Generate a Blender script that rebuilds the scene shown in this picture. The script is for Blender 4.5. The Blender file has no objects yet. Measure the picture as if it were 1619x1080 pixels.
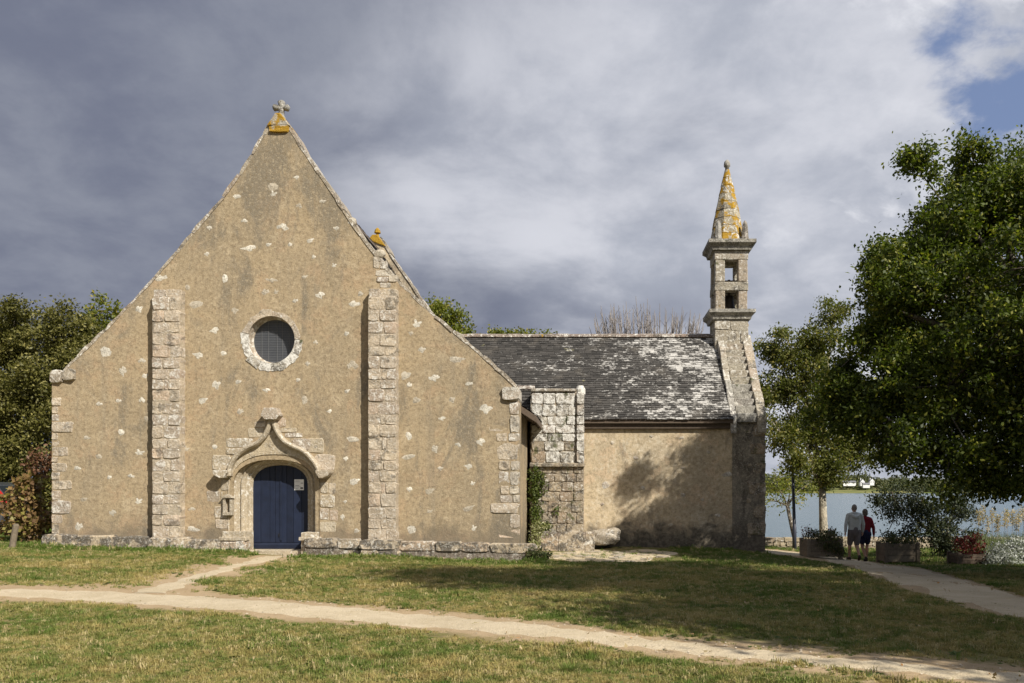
import bpy, bmesh, math, random
import numpy as np
from mathutils import Vector, Matrix
R = math.radians
rnd = random.Random(7)
NP = np.random.default_rng(11)
S = bpy.context.scene
C = S.collection

# ------------------------------------------------------------------ camera
CAMZ, FPX, VX, VY = 1.6, 1300.0, 930.0, 775.0
cam = bpy.data.cameras.new('camera')
cam.sensor_width = 36.0
cam.lens = 36.0 * FPX / 1619
cam.shift_x = -(VX - 809.5) / 1619
cam.shift_y = (VY - 540) / 1619
cam.clip_start = 0.1
cam.clip_end = 6000
camo = bpy.data.objects.new('camera', cam)
C.objects.link(camo)
camo.location = (0, 0, CAMZ)
camo.rotation_euler = (R(90), 0, 0)
S.camera = camo

# ------------------------------------------------------------------ node helpers
class G:
    def __init__(s, tree):
        s.t = tree; s.n = tree.nodes; s.l = tree.links
    def node(s, typ, **kw):
        nd = s.n.new(typ)
        for k, v in kw.items(): setattr(nd, k, v)
        return nd
    def put(s, sock, v):
        if v is None: return
        if isinstance(v, bpy.types.NodeSocket): s.l.new(v, sock)
        else:
            if sock.type == 'RGBA' and hasattr(v, '__len__') and len(v) == 3: v = (*v, 1)
            sock.default_value = v
    def noise(s, vec, scale, detail=4, rough=.55, dist=0.0):
        nd = s.node('ShaderNodeTexNoise')
        s.put(nd.inputs['Vector'], vec); nd.inputs['Scale'].default_value = scale
        nd.inputs['Detail'].default_value = detail; nd.inputs['Roughness'].default_value = rough
        nd.inputs['Distortion'].default_value = dist
        return nd.outputs['Fac']
    def vor(s, vec, scale, out='Distance', feature='F1'):
        nd = s.node('ShaderNodeTexVoronoi', feature=feature)
        s.put(nd.inputs['Vector'], vec); nd.inputs['Scale'].default_value = scale
        return nd.outputs[out]
    def math(s, op, a, b=None, c=None):
        nd = s.node('ShaderNodeMath', operation=op)
        s.put(nd.inputs[0], a); s.put(nd.inputs[1], b); s.put(nd.inputs[2], c)
        return nd.outputs[0]
    def vmath(s, op, a, b=None):
        nd = s.node('ShaderNodeVectorMath', operation=op)
        s.put(nd.inputs[0], a); s.put(nd.inputs[1], b)
        return nd.outputs[0]
    def mapr(s, v, a, b, c=0.0, d=1.0, smooth=True):
        nd = s.node('ShaderNodeMapRange', interpolation_type='SMOOTHSTEP' if smooth else 'LINEAR')
        s.put(nd.inputs[0], v)
        for i, x in enumerate((a, b, c, d)): s.put(nd.inputs[1 + i], x)
        return nd.outputs[0]
    def mix(s, f, a, b, blend='MIX'):
        nd = s.node('ShaderNodeMix', data_type='RGBA', blend_type=blend)
        s.put(nd.inputs[0], f); s.put(nd.inputs[6], a); s.put(nd.inputs[7], b)
        return nd.outputs[2]
    def bump(s, h, strength=.5, dist=.02):
        nd = s.node('ShaderNodeBump')
        nd.inputs['Strength'].default_value = strength; nd.inputs['Distance'].default_value = dist
        s.put(nd.inputs['Height'], h)
        return nd.outputs[0]
    def pos(s): return s.node('ShaderNodeNewGeometry').outputs['Position']
    def island(s): return s.node('ShaderNodeNewGeometry').outputs['Random Per Island']
    def orand(s): return s.node('ShaderNodeObjectInfo').outputs['Random']
    def xyz(s, v):
        nd = s.node('ShaderNodeSeparateXYZ'); s.put(nd.inputs[0], v); return nd.outputs
    def scalev(s, v, sc):
        return s.vmath('MULTIPLY', v, sc)

def newmat(name):
    m = bpy.data.materials.new(name); m.use_nodes = True
    g = G(m.node_tree)
    b = m.node_tree.nodes['Principled BSDF']
    b.inputs['Roughness'].default_value = .9
    b.inputs['Specular IOR Level'].default_value = .2
    return m, g, b

# ------------------------------------------------------------------ world, sun, exposure
SUN_AZ, SUN_EL = R(45), R(40)       # to the right of straight-behind the camera
sd = Vector((math.sin(SUN_AZ) * math.cos(SUN_EL), -math.cos(SUN_AZ) * math.cos(SUN_EL), math.sin(SUN_EL)))
SKY_OX, SKY_OY, HOLE_OX, HOLE_OY = -7.94929, -18.7595, 14.6211, -1.09004
w = bpy.data.worlds.new('World'); S.world = w; w.use_nodes = True
g = G(w.node_tree)
bg = w.node_tree.nodes['Background']
sky = g.node('ShaderNodeTexSky', sky_type='NISHITA')
sky.sun_disc = False; sky.sun_elevation = SUN_EL; sky.sun_rotation = R(135)
sky.air_density = 1.0; sky.dust_density = 0.6; sky.ozone_density = 1.6
dirv = g.node('ShaderNodeTexCoord').outputs['Generated']
dx, dy, dz = g.xyz(dirv)
dzp = g.math('ADD', g.math('MAXIMUM', dz, 0.0), .30)
cx_ = g.math('DIVIDE', dx, dzp); cy_ = g.math('DIVIDE', dy, dzp)
cmb = g.node('ShaderNodeCombineXYZ'); g.put(cmb.inputs[0], cx_); g.put(cmb.inputs[1], cy_)
cuv = cmb.outputs[0]
cuv2 = g.vmath('ADD', cuv, (13.1, 4.7, 2.2))
nbig = g.noise(g.vmath('ADD', cuv, (SKY_OX, SKY_OY, 0)), .75, 3, .5, .3)
nmed = g.noise(cuv2, 1.9, 8, .55, .25)
nfine = g.noise(g.vmath('ADD', cuv, (2.7, 8.8, 1.0)), 4.6, 8, .60, .2)
# storm-cloud side (left) to bright broken cloud (right)
side = g.math('ADD', dx, g.math('MULTIPLY', g.math('SUBTRACT', nbig, .5), 1.3))
side = g.math('ADD', side, g.math('MULTIPLY', g.math('SUBTRACT', nmed, .5), .55))
bright = g.mapr(side, -.33, .10)
nn = g.math('ADD', g.math('MULTIPLY', nmed, .52), g.math('MULTIPLY', nfine, .48))
det = g.mapr(nn, .38, .62)
dark_c = g.mix(det, (1.85, 2.05, 2.8), (2.9, 3.12, 3.8))
lite_c = g.mix(det, (4.5, 4.8, 5.6), (7.0, 7.15, 7.8))
cloud = g.mix(bright, dark_c, lite_c)
puff = g.mapr(g.noise(g.vmath('ADD', cuv, (7.7, 1.2, 3)), 3.0, 9, .60, .3), .53, .62)
puff = g.math('MULTIPLY', puff, g.mapr(side, .02, .30))
cloud = g.mix(g.math('MULTIPLY', puff, .75), cloud, (9.0, 9.1, 9.6))
# openings showing blue: only on the bright side
hn = g.math('ADD', g.noise(g.vmath('ADD', cuv, (HOLE_OX, HOLE_OY, 0)), 1.5, 9, .58, .25),
            g.math('MULTIPLY', g.math('SUBTRACT', dx, .40), .9))
hole = g.math('MULTIPLY', g.mapr(hn, .56, .625), g.mapr(nfine, .70, .50, .35, 1.0))
bluesky = g.mix(.65, sky.outputs[0], (2.5, 3.25, 5.5))
skycol = g.mix(hole, cloud, bluesky)
g.put(bg.inputs['Color'], skycol)
bg.inputs['Strength'].default_value = 0.075

sun = bpy.data.lights.new('sun', 'SUN'); sun.energy = 5.0; sun.angle = R(.55); sun.color = (1.0, .94, .84)
suno = bpy.data.objects.new('sun', sun); C.objects.link(suno)
suno.location = (20, -20, 30)
suno.rotation_euler = (-sd).to_track_quat('-Z', 'Y').to_euler()
S.view_settings.view_transform = 'Standard'; S.view_settings.look = 'None'
S.view_settings.exposure = 0.35; S.view_settings.gamma = 1.0
S.view_settings.use_curve_mapping = False

# ------------------------------------------------------------------ pixel -> metres (measuring only)
def W(px, py, Y): return Vector(((px - VX) * Y / FPX, Y, CAMZ + (VY - py) * Y / FPX))
def XZ(px, py, Y=22.0):
    v = W(px, py, Y); return (v.x, v.z)

# ------------------------------------------------------------------ mesh / object helpers
def setprops(o, label=None, cat=None, group=None, kind=None):
    if label: o['label'] = label
    if cat: o['category'] = cat
    if group: o['group'] = group
    if kind: o['kind'] = kind
    return o
def par(o, parent):
    if parent is not None:
        o.parent = parent
        o.matrix_parent_inverse = Matrix.Translation(-Vector(parent['_wl']))
def reg(o):
    o['_wl'] = tuple(o.location); return o
def empty(name, loc, label, cat, group=None):
    o = bpy.data.objects.new(name, None); C.objects.link(o); o.location = loc
    o.empty_display_size = .2
    reg(o); return setprops(o, label, cat, group)
def meshobj(name, me, mat, parent=None, loc=(0, 0, 0), scale=(1, 1, 1), rot=(0, 0, 0)):
    if mat is not None and not len(me.materials): me.materials.append(mat)
    o = bpy.data.objects.new(name, me); C.objects.link(o)
    o.location = loc; o.scale = scale; o.rotation_euler = rot
    reg(o); par(o, parent)
    return o
def np_mesh(name, V, F, smooth=False):
    V = np.asarray(V, dtype=np.float32); F = np.asarray(F, dtype=np.int32)
    me = bpy.data.meshes.new(name)
    me.vertices.add(len(V)); me.vertices.foreach_set('co', V.ravel())
    k = F.shape[1]
    me.loops.add(F.size); me.loops.foreach_set('vertex_index', F.ravel())
    me.polygons.add(len(F)); me.polygons.foreach_set('loop_start', np.arange(0, F.size, k, dtype=np.int32))
    me.update(calc_edges=True)
    if smooth: me.polygons.foreach_set('use_smooth', np.ones(len(F), dtype=bool))
    return me

class MB:
    def __init__(s): s.v = []; s.f = []
    def add(s, vs, fs):
        b = len(s.v); s.v += [tuple(v) for v in vs]; s.f += [tuple(i + b for i in f) for f in fs]
    def box(s, x0, x1, y0, y1, z0, z1, j=0.0):
        q = lambda: rnd.uniform(-j, j) if j else 0
        vs = [(x + q(), y + q(), z + q()) for z in (z0, z1) for y in (y0, y1) for x in (x0, x1)]
        s.add(vs, [(0, 2, 3, 1), (4, 5, 7, 6), (0, 1, 5, 4), (2, 6, 7, 3), (0, 4, 6, 2), (1, 3, 7, 5)])
    def bar(s, p, q, w, h, up=(0, 0, 1)):
        p, q = Vector(p), Vector(q); d = (q - p).normalized(); u = Vector(up)
        sx = d.cross(u).normalized(); u = sx.cross(d)
        vs = [c + sx * a * w / 2 + u * b * h / 2 for c in (p, q) for a, b in ((-1, -1), (1, -1), (1, 1), (-1, 1))]
        s.add(vs, [(0, 1, 2, 3), (7, 6, 5, 4), (0, 4, 5, 1), (1, 5, 6, 2), (2, 6, 7, 3), (3, 7, 4, 0)])
    def tube(s, pts, rad, n=7, caps=True):
        pts = [Vector(p) for p in pts]; vs = []; fs = []
        for i, p in enumerate(pts):
            d = (pts[min(i + 1, len(pts) - 1)] - pts[max(i - 1, 0)])
            d = d.normalized() if d.length > 1e-9 else Vector((0, 0, 1))
            a = d.cross(Vector((.31, .77, .2))).normalized(); b = d.cross(a)
            r = rad[i]
            for k in range(n):
                t = 2 * math.pi * k / n
                vs.append(p + a * r * math.cos(t) + b * r * math.sin(t))
        for i in range(len(pts) - 1):
            for k in range(n):
                fs.append((i * n + k, i * n + (k + 1) % n, (i + 1) * n + (k + 1) % n, (i + 1) * n + k))
        if caps:
            fs.append(tuple(range(n - 1, -1, -1))); m = (len(pts) - 1) * n
            fs.append(tuple(range(m, m + n)))
        s.add(vs, fs)
    def ball(s, c, r, nu=10, nv=7, f=None):
        rx, ry, rz = r if hasattr(r, '__len__') else (r, r, r)
        vs = [(c[0], c[1], c[2] + rz)]
        for i in range(1, nv):
            th = math.pi * i / nv
            for k in range(nu):
                ph = 2 * math.pi * k / nu
                vs.append((c[0] + rx * math.sin(th) * math.cos(ph), c[1] + ry * math.sin(th) * math.sin(ph), c[2] + rz * math.cos(th)))
        vs.append((c[0], c[1], c[2] - rz)); fs = []
        for k in range(nu): fs.append((0, 1 + k, 1 + (k + 1) % nu))
        for i in range(nv - 2):
            for k in range(nu):
                a = 1 + i * nu + k; b = 1 + i * nu + (k + 1) % nu
                fs.append((a, a + nu, b + nu, b))
        e = len(vs) - 1; o = 1 + (nv - 2) * nu
        for k in range(nu): fs.append((o + (k + 1) % nu, o + k, e))
        s.add(vs, fs)
    def prism(s, poly, a0, a1, axis='y'):
        n = len(poly); vs = []
        for a in (a0, a1):
            for (u, v) in poly:
                vs.append((u, a, v) if axis == 'y' else ((a, u, v) if axis == 'x' else (u, v, a)))
        fs = [tuple(range(n)), tuple(range(2 * n - 1, n - 1, -1))]
        for i in range(n):
            j = (i + 1) % n; fs.append((i, i + n, j + n, j))
        s.add(vs, fs)
    def mesh(s, name, smooth=False):
        me = bpy.data.meshes.new(name); me.from_pydata(s.v, [], s.f); me.update()
        bm = bmesh.new(); bm.from_mesh(me); bmesh.ops.recalc_face_normals(bm, faces=bm.faces); bm.to_mesh(me); bm.free()
        if smooth: me.polygons.foreach_set('use_smooth', [True] * len(me.polygons))
        return me
    def build(s, name, mat, parent=None, smooth=False, bevel=0.0):
        me = s.mesh(name, smooth)
        if s.v:
            c = np.array(s.v); base = Vector(((c[:, 0].min() + c[:, 0].max()) / 2, (c[:, 1].min() + c[:, 1].max()) / 2, c[:, 2].min()))
            me.transform(Matrix.Translation(-base))
        else: base = Vector((0, 0, 0))
        o = meshobj(name, me, mat, parent, loc=base)
        if bevel:
            b = o.modifiers.new('bevel', 'BEVEL'); b.width = bevel; b.segments = 2; b.limit_method = 'ANGLE'
        return o

def plate(outer, holes, y0, y1, name, mat, parent):
    """flat wall with openings: outline in (x, z), from depth y0 to y1"""
    cu = bpy.data.curves.new(name, 'CURVE'); cu.dimensions = '2D'; cu.fill_mode = 'BOTH'; cu.extrude = (y1 - y0) / 2
    for pl in [outer] + holes:
        sp = cu.splines.new('POLY'); sp.points.add(len(pl) - 1)
        for i, (x, z) in enumerate(pl): sp.points[i].co = (x, z, 0, 1)
        sp.use_cyclic_u = True
    tmp = bpy.data.objects.new('tmp', cu); C.objects.link(tmp)
    dg = bpy.context.evaluated_depsgraph_get()
    me = bpy.data.meshes.new_from_object(tmp.evaluated_get(dg))
    bpy.data.objects.remove(tmp); bpy.data.curves.remove(cu)
    me.transform(Matrix.Rotation(R(90), 4, 'X'))
    me.transform(Matrix.Translation((0, (y0 + y1) / 2, 0)))
    me.name = name
    for p in me.polygons: p.use_smooth = False
    return meshobj(name, me, mat, parent)

# ------------------------------------------------------------------ materials
def render_mat(name, c1, c2, stain, stain_amt=.5, speck=.5, pale=(.60, .52, .37), pale_amt=.35, lowdark=0.0, lowz=0.0, weather=0.0):
    m, g, b = newmat(name)
    p = g.pos(); x, y, z = g.xyz(p)
    big = g.noise(p, .55, 5, .6, .3); mid = g.noise(p, 2.3, 6, .65, .4); fine = g.noise(p, 11, 5, .65); grit = g.noise(p, 48, 3, .6)
    k = lambda c, f: tuple(q * f for q in c)
    col = g.mix(g.mapr(big, .30, .70), c1, c2)
    # patching of the coat: pinker, paler and greyer areas with ragged edges
    n_a = g.noise(g.vmath('ADD', p, (3, 0, 7)), 1.25, 7, .68, .5)
    col = g.mix(g.math('MULTIPLY', g.mapr(n_a, .52, .60), .45), col, (c1[0] * 1.04, c1[1] * .93, c1[2] * .92))
    col = g.mix(g.math('MULTIPLY', g.mapr(mid, .50, .64), .50), col, k(c1, .74))
    col = g.mix(g.math('MULTIPLY', g.mapr(g.noise(p, 1.5, 7, .70, .6), .55, .63), pale_amt), col, pale)
    st = g.noise(g.scalev(p, (1.0, 1.0, .40)), 1.1, 8, .72, .6)
    if weather:
        wz = g.math('ADD', g.math('MULTIPLY', g.mapr(z, 7.6, 11.4), .13), g.math('MULTIPLY', g.mapr(x, -6.5, -2.0), .055))
        st = g.math('ADD', st, g.math('MULTIPLY', wz, weather))
        rg_ = g.noise(g.scalev(p, (1.6, 1.6, .12)), 1.6, 6, .65, .3)
        col = g.mix(g.math('MULTIPLY', g.mapr(rg_, .56, .70), .40), col, k(stain, 1.25))
    col = g.mix(g.math('MULTIPLY', g.mapr(st, .50, .66), stain_amt), col, stain)
    col = g.mix(g.math('MULTIPLY', g.mapr(fine, .51, .62), speck * .9), col, k(c1, .50))
    col = g.mix(g.math('MULTIPLY', g.mapr(g.noise(p, 6.0, 6, .72, .3), .53, .64), speck * .6), col, k(c1, .60))
    col = g.mix(g.math('MULTIPLY', g.mapr(g.noise(p, 24, 4, .65), .57, .66), speck), col, k(c1, .42))
    sp2 = g.vor(p, 10.0)
    col = g.mix(g.math('MULTIPLY', g.mapr(sp2, .20, .09), .6 * speck), col, (.10, .085, .065))
    col = g.mix(g.math('MULTIPLY', g.mapr(fine, .46, .36), .5), col, pale)
    col = g.mix(g.math('MULTIPLY', g.mapr(grit, .54, .70), .45), col, (.68, .59, .45))
    col = g.mix(g.math('MULTIPLY', g.mapr(grit, .46, .30), .55), col, k(c1, .42))
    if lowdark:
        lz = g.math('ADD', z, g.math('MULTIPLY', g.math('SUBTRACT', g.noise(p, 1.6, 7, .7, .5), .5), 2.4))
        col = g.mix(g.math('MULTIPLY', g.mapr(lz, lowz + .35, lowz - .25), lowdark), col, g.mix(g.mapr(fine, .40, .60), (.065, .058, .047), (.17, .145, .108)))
    g.put(b.inputs['Base Color'], col)
    h = g.math('ADD', g.math('MULTIPLY', grit, .5), g.math('ADD', g.math('MULTIPLY', fine, .5), g.math('MULTIPLY', mid, 1.4)))
    g.put(b.inputs['Normal'], g.bump(h, .8, .025))
    return m

def stone_mat(name, base, lichen=.4, dark=.3, orange=0.0, moss=0.0, white=(.70, .67, .60), var=.35, osc=1.6):
    m, g, b = newmat(name)
    p = g.pos(); r = g.orand()
    n1 = g.noise(p, 2.2, 6, .6, .4); n2 = g.noise(p, 7.5, 5, .6); n3 = g.noise(p, 38, 3, .6)
    hue = g.mix(r, (base[0] * (1 - var * .55), base[1] * (1 - var * .6), base[2] * (1 - var * .55)), (base[0] * (1 + var * .45), base[1] * (1 + var * .42), base[2] * (1 + var * .35)))
    tint = g.math('FRACT', g.math('MULTIPLY', r, 7.31))
    hue = g.mix(g.mapr(tint, .1, .9, 0, .55), hue, g.mix(1.0, hue, (.86, .92, 1.04), 'MULTIPLY'))
    hue = g.mix(g.mapr(tint, .75, .95, 0, .6), hue, g.mix(1.0, hue, (1.12, .94, .84), 'MULTIPLY'))
    col = g.mix(g.mapr(n1, .3, .7, 0, .6), hue, (base[0] * .62, base[1] * .62, base[2] * .64))
    off = g.math('MULTIPLY', g.math('SUBTRACT', r, .5), .14)
    dk = g.math('ADD', g.noise(g.vmath('ADD', p, (5, 3, 1)), 3.2, 6, .68, .5), off)
    col = g.mix(g.math('MULTIPLY', g.mapr(dk, .62 - .22 * dark, .74 - .22 * dark), min(1, .45 + .55 * dark)), col, (.075, .068, .058))
    li = g.math('SUBTRACT', g.noise(g.vmath('ADD', p, (1, 8, 4)), 8.0, 6, .70, .4), off)
    col = g.mix(g.math('MULTIPLY', g.mapr(li, .66 - .24 * lichen, .72 - .22 * lichen), .85), col, white)
    col = g.mix(g.math('MULTIPLY', g.mapr(n3, .53, .7), .28), col, (.14, .12, .10))
    col = g.mix(g.math('MULTIPLY', g.mapr(n3, .45, .3), .3), col, (.72, .68, .6))
    sk = g.noise(g.vmath('ADD', p, (9, 2, 6)), 19, 5, .75, .2)
    col = g.mix(g.math('MULTIPLY', g.mapr(sk, .47, .36), .20 + .5 * dark), col, (base[0] * .36, base[1] * .33, base[2] * .29))
    col = g.mix(g.math('MULTIPLY', g.mapr(sk, .54, .62), .30 + .5 * lichen), col, white)
    if orange:
        oo = g.noise(g.vmath('ADD', p, (2, 2, 9)), osc, 6, .62, .5)
        col = g.mix(g.mapr(oo, .68 - .30 * orange, .73 - .30 * orange), col, g.mix(n2, (.27, .145, .015), (.46, .29, .04)))
    if moss:
        mo = g.noise(g.vmath('ADD', p, (7, 1, 3)), 2.1, 5, .6, .4)
        col = g.mix(g.math('MULTIPLY', g.mapr(mo, .66 - .25 * moss, .74 - .25 * moss), .8), col, (.07, .08, .025))
    g.put(b.inputs['Base Color'], col)
    h = g.math('ADD', g.math('MULTIPLY', n3, .5), g.math('ADD', g.math('MULTIPLY', n2, 1.2), g.math('MULTIPLY', n1, 1.5)))
    h = g.math('ADD', h, g.math('MULTIPLY', sk, .8))
    g.put(b.inputs['Normal'], g.bump(h, .9, .03))
    return m

def rubble_mat(name, heart, rim):
    m, g, b = newmat(name)
    p = g.pos(); r = g.orand(); o = g.node('ShaderNodeTexCoord').outputs['Object']
    ox, oy, oz = g.xyz(o)
    rad = g.math('SQRT', g.math('ADD', g.math('MULTIPLY', ox, ox), g.math('MULTIPLY', oz, oz)))
    n1 = g.noise(p, 13, 5, .7, .3); n2 = g.noise(p, 40, 3, .6); n3 = g.noise(p, 5, 4, .6)
    rad = g.math('ADD', rad, g.math('MULTIPLY', g.math('SUBTRACT', n1, .5), .62))
    lim = g.mapr(r, 0, 1, .33, .48)
    col = g.mix(g.mapr(n3, .35, .65), heart, tuple(c * .66 for c in heart))
    col = g.mix(g.math('MULTIPLY', g.mapr(n2, .5, .68), .45), col, (.20, .17, .13))
    col = g.mix(g.math('MULTIPLY', g.mapr(g.math('FRACT', g.math('MULTIPLY', r, 9.7)), .35, 1.0), .55), col, rim)
    col = g.mix(g.mapr(rad, g.math('SUBTRACT', lim, .05), g.math('ADD', lim, .06)), col, g.mix(g.mapr(n1, .4, .6), rim, tuple(c * .62 for c in rim)))
    sk = g.noise(g.vmath('ADD', p, (9, 2, 6)), 21, 5, .75, .2)
    col = g.mix(g.math('MULTIPLY', g.mapr(sk, .48, .38), .6), col, (.22, .18, .125))
    g.put(b.inputs['Base Color'], col)
    g.put(b.inputs['Normal'], g.bump(g.math('ADD', n1, g.math('MULTIPLY', sk, .8)), .9, .03))
    return m

def plain(name, col, rough=.7, var=.25, sc=8, metal=0.0, spec=.3, bump=.2):
    m, g, b = newmat(name)
    p = g.pos(); n = g.noise(p, sc, 5, .6); r = g.orand()
    f = g.math('ADD', g.math('MULTIPLY', g.math('SUBTRACT', n, .5), 1.6), g.math('MULTIPLY', r, .6))
    g.put(b.inputs['Base Color'], g.mix(g.mapr(f, -.3, .8), tuple(c * (1 - var) for c in col), tuple(min(1, c * (1 + var)) for c in col)))
    b.inputs['Roughness'].default_value = rough; b.inputs['Metallic'].default_value = metal
    b.inputs['Specular IOR Level'].default_value = spec
    if bump: g.put(b.inputs['Normal'], g.bump(n, bump, .01))
    return m

def leaf_mat(name, a, b_, c=None, camt=.15, trans=.30, rough=.55, patch=.5):
    m, g, b = newmat(name)
    r = g.island(); p = g.pos()
    n = g.noise(p, .9, 3, .5)
    f = g.math('ADD', g.math('MULTIPLY', r, .65), g.math('MULTIPLY', g.math('SUBTRACT', n, .5), 2 * patch))
    col = g.mix(g.mapr(f, -.1, .8), a, b_)
    if c is not None:
        r2 = g.math('FRACT', g.math('MULTIPLY', r, 17.37))
        r2 = g.math('ADD', r2, g.math('MULTIPLY', g.math('SUBTRACT', g.noise(g.vmath('ADD', p, (4, 4, 4)), 1.3, 2), .5), .8))
        col = g.mix(g.mapr(r2, 1 - camt, 1 - camt * .6), col, c)
    g.put(b.inputs['Base Color'], col)
    b.inputs['Roughness'].default_value = rough; b.inputs['Specular IOR Level'].default_value = .35
    tr = g.node('ShaderNodeBsdfTranslucent')
    g.put(tr.inputs['Color'], g.mix(1.0, col, (1.0, 1.15, .5), 'MULTIPLY'))
    mx = g.node('ShaderNodeMixShader'); mx.inputs[0].default_value = trans
    g.l.new(b.outputs[0], mx.inputs[1]); g.l.new(tr.outputs[0], mx.inputs[2])
    g.l.new(mx.outputs[0], m.node_tree.nodes['Material Output'].inputs['Surface'])
    return m

M = {}
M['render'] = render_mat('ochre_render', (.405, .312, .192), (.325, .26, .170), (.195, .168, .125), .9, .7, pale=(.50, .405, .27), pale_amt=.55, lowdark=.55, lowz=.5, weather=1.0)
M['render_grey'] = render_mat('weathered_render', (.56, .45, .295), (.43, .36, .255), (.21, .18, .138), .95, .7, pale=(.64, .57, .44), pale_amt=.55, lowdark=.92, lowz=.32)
M['render_dark'] = render_mat('stained_shaded_render', (.27, .24, .185), (.18, .16, .13), (.06, .054, .046), .9, .4, pale=(.42, .37, .29), pale_amt=.45, lowdark=.8, lowz=.4)  # end gable: dark stain and the shade on it, both in this colour
M['granite'] = stone_mat('pale_granite', (.52, .435, .32), .38, .34, var=.5)
M['granite_warm'] = stone_mat('warm_granite', (.49, .41, .285), .34, .16, var=.22)
M['granite_top'] = stone_mat('weathered_granite', (.52, .455, .355), .45, .32)
M['rubble'] = rubble_mat('limewashed_rubble', (.76, .71, .60), (.31, .24, .15))
M['plinth'] = stone_mat('blackened_granite', (.50, .41, .285), .36, .80, var=.3)
M['plinth_core'] = stone_mat('plinth_mortar', (.24, .20, .15), .15, .7)
M['turret_up'] = stone_mat('whitened_granite', (.50, .46, .38), .80, .62, moss=.15, white=(.76, .74, .68))
M['turret_low'] = stone_mat('mossy_granite', (.36, .295, .205), .30, .56, moss=.35)
M['mortar'] = stone_mat('old_mortar', (.46, .38, .27), .1, .15)
M['coping'] = stone_mat('lichened_coping', (.40, .34, .25), .46, .44)
M['orange_stone'] = stone_mat('orange_lichened_stone', (.42, .38, .30), .45, .3, orange=1.05)
M['spire'] = stone_mat('spire_granite', (.40, .35, .24), .50, .34, orange=.62, osc=3.2)
M['belfry'] = stone_mat('belfry_granite', (.42, .37, .275), .40, .46, orange=.12, moss=.12)
M['belfry_grey'] = stone_mat('grey_belfry_granite', (.36, .34, .29), .42, .5, moss=.25)
M['blue'] = plain('blue_door_paint', (.0105, .0165, .037), .55, .28, 5, spec=.35, bump=.08)
M['iron'] = plain('dark_iron', (.03, .03, .032), .6, .2)
M['bronze'] = plain('bronze', (.055, .045, .035), .5, .3, 6, metal=.6)
M['paper'] = plain('paper', (.78, .78, .77), .8, .03, bump=0)
M['ink'] = plain('ink', (.05, .05, .06), .8, .05, bump=0)
M['wood_old'] = plain('old_grey_wood', (.21, .17, .12), .85, .3, 14)
M['wood_dark'] = plain('dark_timber', (.10, .075, .055), .85, .3, 14)
M['bark'] = stone_mat('bark', (.13, .105, .075), .12, .4, moss=.3)
M['bark_plane'] = stone_mat('pale_blotched_bark', (.46, .42, .31), .55, .35, white=(.66, .62, .48))
M['twig'] = plain('bare_twig', (.30, .27, .25), .9, .25, 10, bump=0)

m, g, b = newmat('leaded_glass')
p = g.pos()
g.put(b.inputs['Base Color'], g.mix(g.noise(p, 3, 4), (.045, .05, .06), (.085, .09, .10)))
b.inputs['Roughness'].default_value = .35; b.inputs['Specular IOR Level'].default_value = .5
M['glass'] = m

m, g, b = newmat('slate')
p = g.pos(); r = g.island(); x, y, z = g.xyz(p)
col = g.mix(r, (.040, .038, .036), (.088, .082, .076))
col = g.mix(g.math('MULTIPLY', g.mapr(g.noise(p, 1.3, 4), .55, .7), .5), col, (.14, .125, .105))
r2 = g.math('FRACT', g.math('MULTIPLY', r, 31.7))
grad = g.mapr(x, -2.5, 4.2)
band = g.noise(g.scalev(p, (.55, .8, .8)), 1.6, 5, .6, .4)
fl = g.noise(g.scalev(p, (1.0, 2.0, 2.0)), 10.0, 5, .66)
v = g.math('ADD', g.math('MULTIPLY', fl, .66), g.math('MULTIPLY', band, .40))
v = g.math('ADD', v, g.math('MULTIPLY', r2, .13)); v = g.math('ADD', v, g.math('MULTIPLY', grad, .135))
col = g.mix(g.math('MULTIPLY', g.mapr(v, .69, .80), .78), col, g.mix(r2, (.52, .50, .46), (.72, .70, .66)))
yl = g.noise(g.vmath('ADD', p, (3, 3, 3)), 1.9, 4, .5)
col = g.mix(g.math('MULTIPLY', g.mapr(yl, .70, .75), .6), col, (.34, .32, .16))
g.put(b.inputs['Base Color'], col); b.inputs['Roughness'].default_value = .75
g.put(b.inputs['Normal'], g.bump(g.noise(p, 30, 4), .4, .01))
M['slate'] = m
M['ridge'] = stone_mat('ridge_tile', (.27, .215, .17), .42, .5, orange=.14)
M['soil'] = plain('soil', (.07, .05, .035), .95, .3, 20)

# ------------------------------------------------------------------ ground
GX = np.array([-60, -20, -14, -10, -8, -2, 4, 9, 16, 60.])
GY = np.array([-60, 0, 8, 14, 18, 22, 26, 30, 36, 39, 46, 54, 75.])
GZ = np.array([
 [0] * 10, [0] * 10, [0] * 10,
 [.1, .1, .1, .03, 0, -.05, -.1, -.15, -.2, -.2],
 [.13, .13, .12, .04, -.03, -.15, -.2, -.33, -.4, -.4],
 [.15, .15, .13, .02, -.12, -.3, -.28, -.48, -.6, -.6],
 [.15, .15, .15, .05, -.1, -.25, -.25, -.68, -.72, -.7],
 [.1, .1, .1, 0, -.1, -.25, -.38, -.8, -.82, -.8],
 [0, 0, 0, -.1, -.2, -.5, -.8, -.93, -.95, -1],
 [-.2, -.2, -.2, -.3, -.4, -.7, -1.0, -1.05, -1.05, -1.1],
 [-2] * 10, [-3.4] * 10, [-6] * 10], dtype=float)
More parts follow.
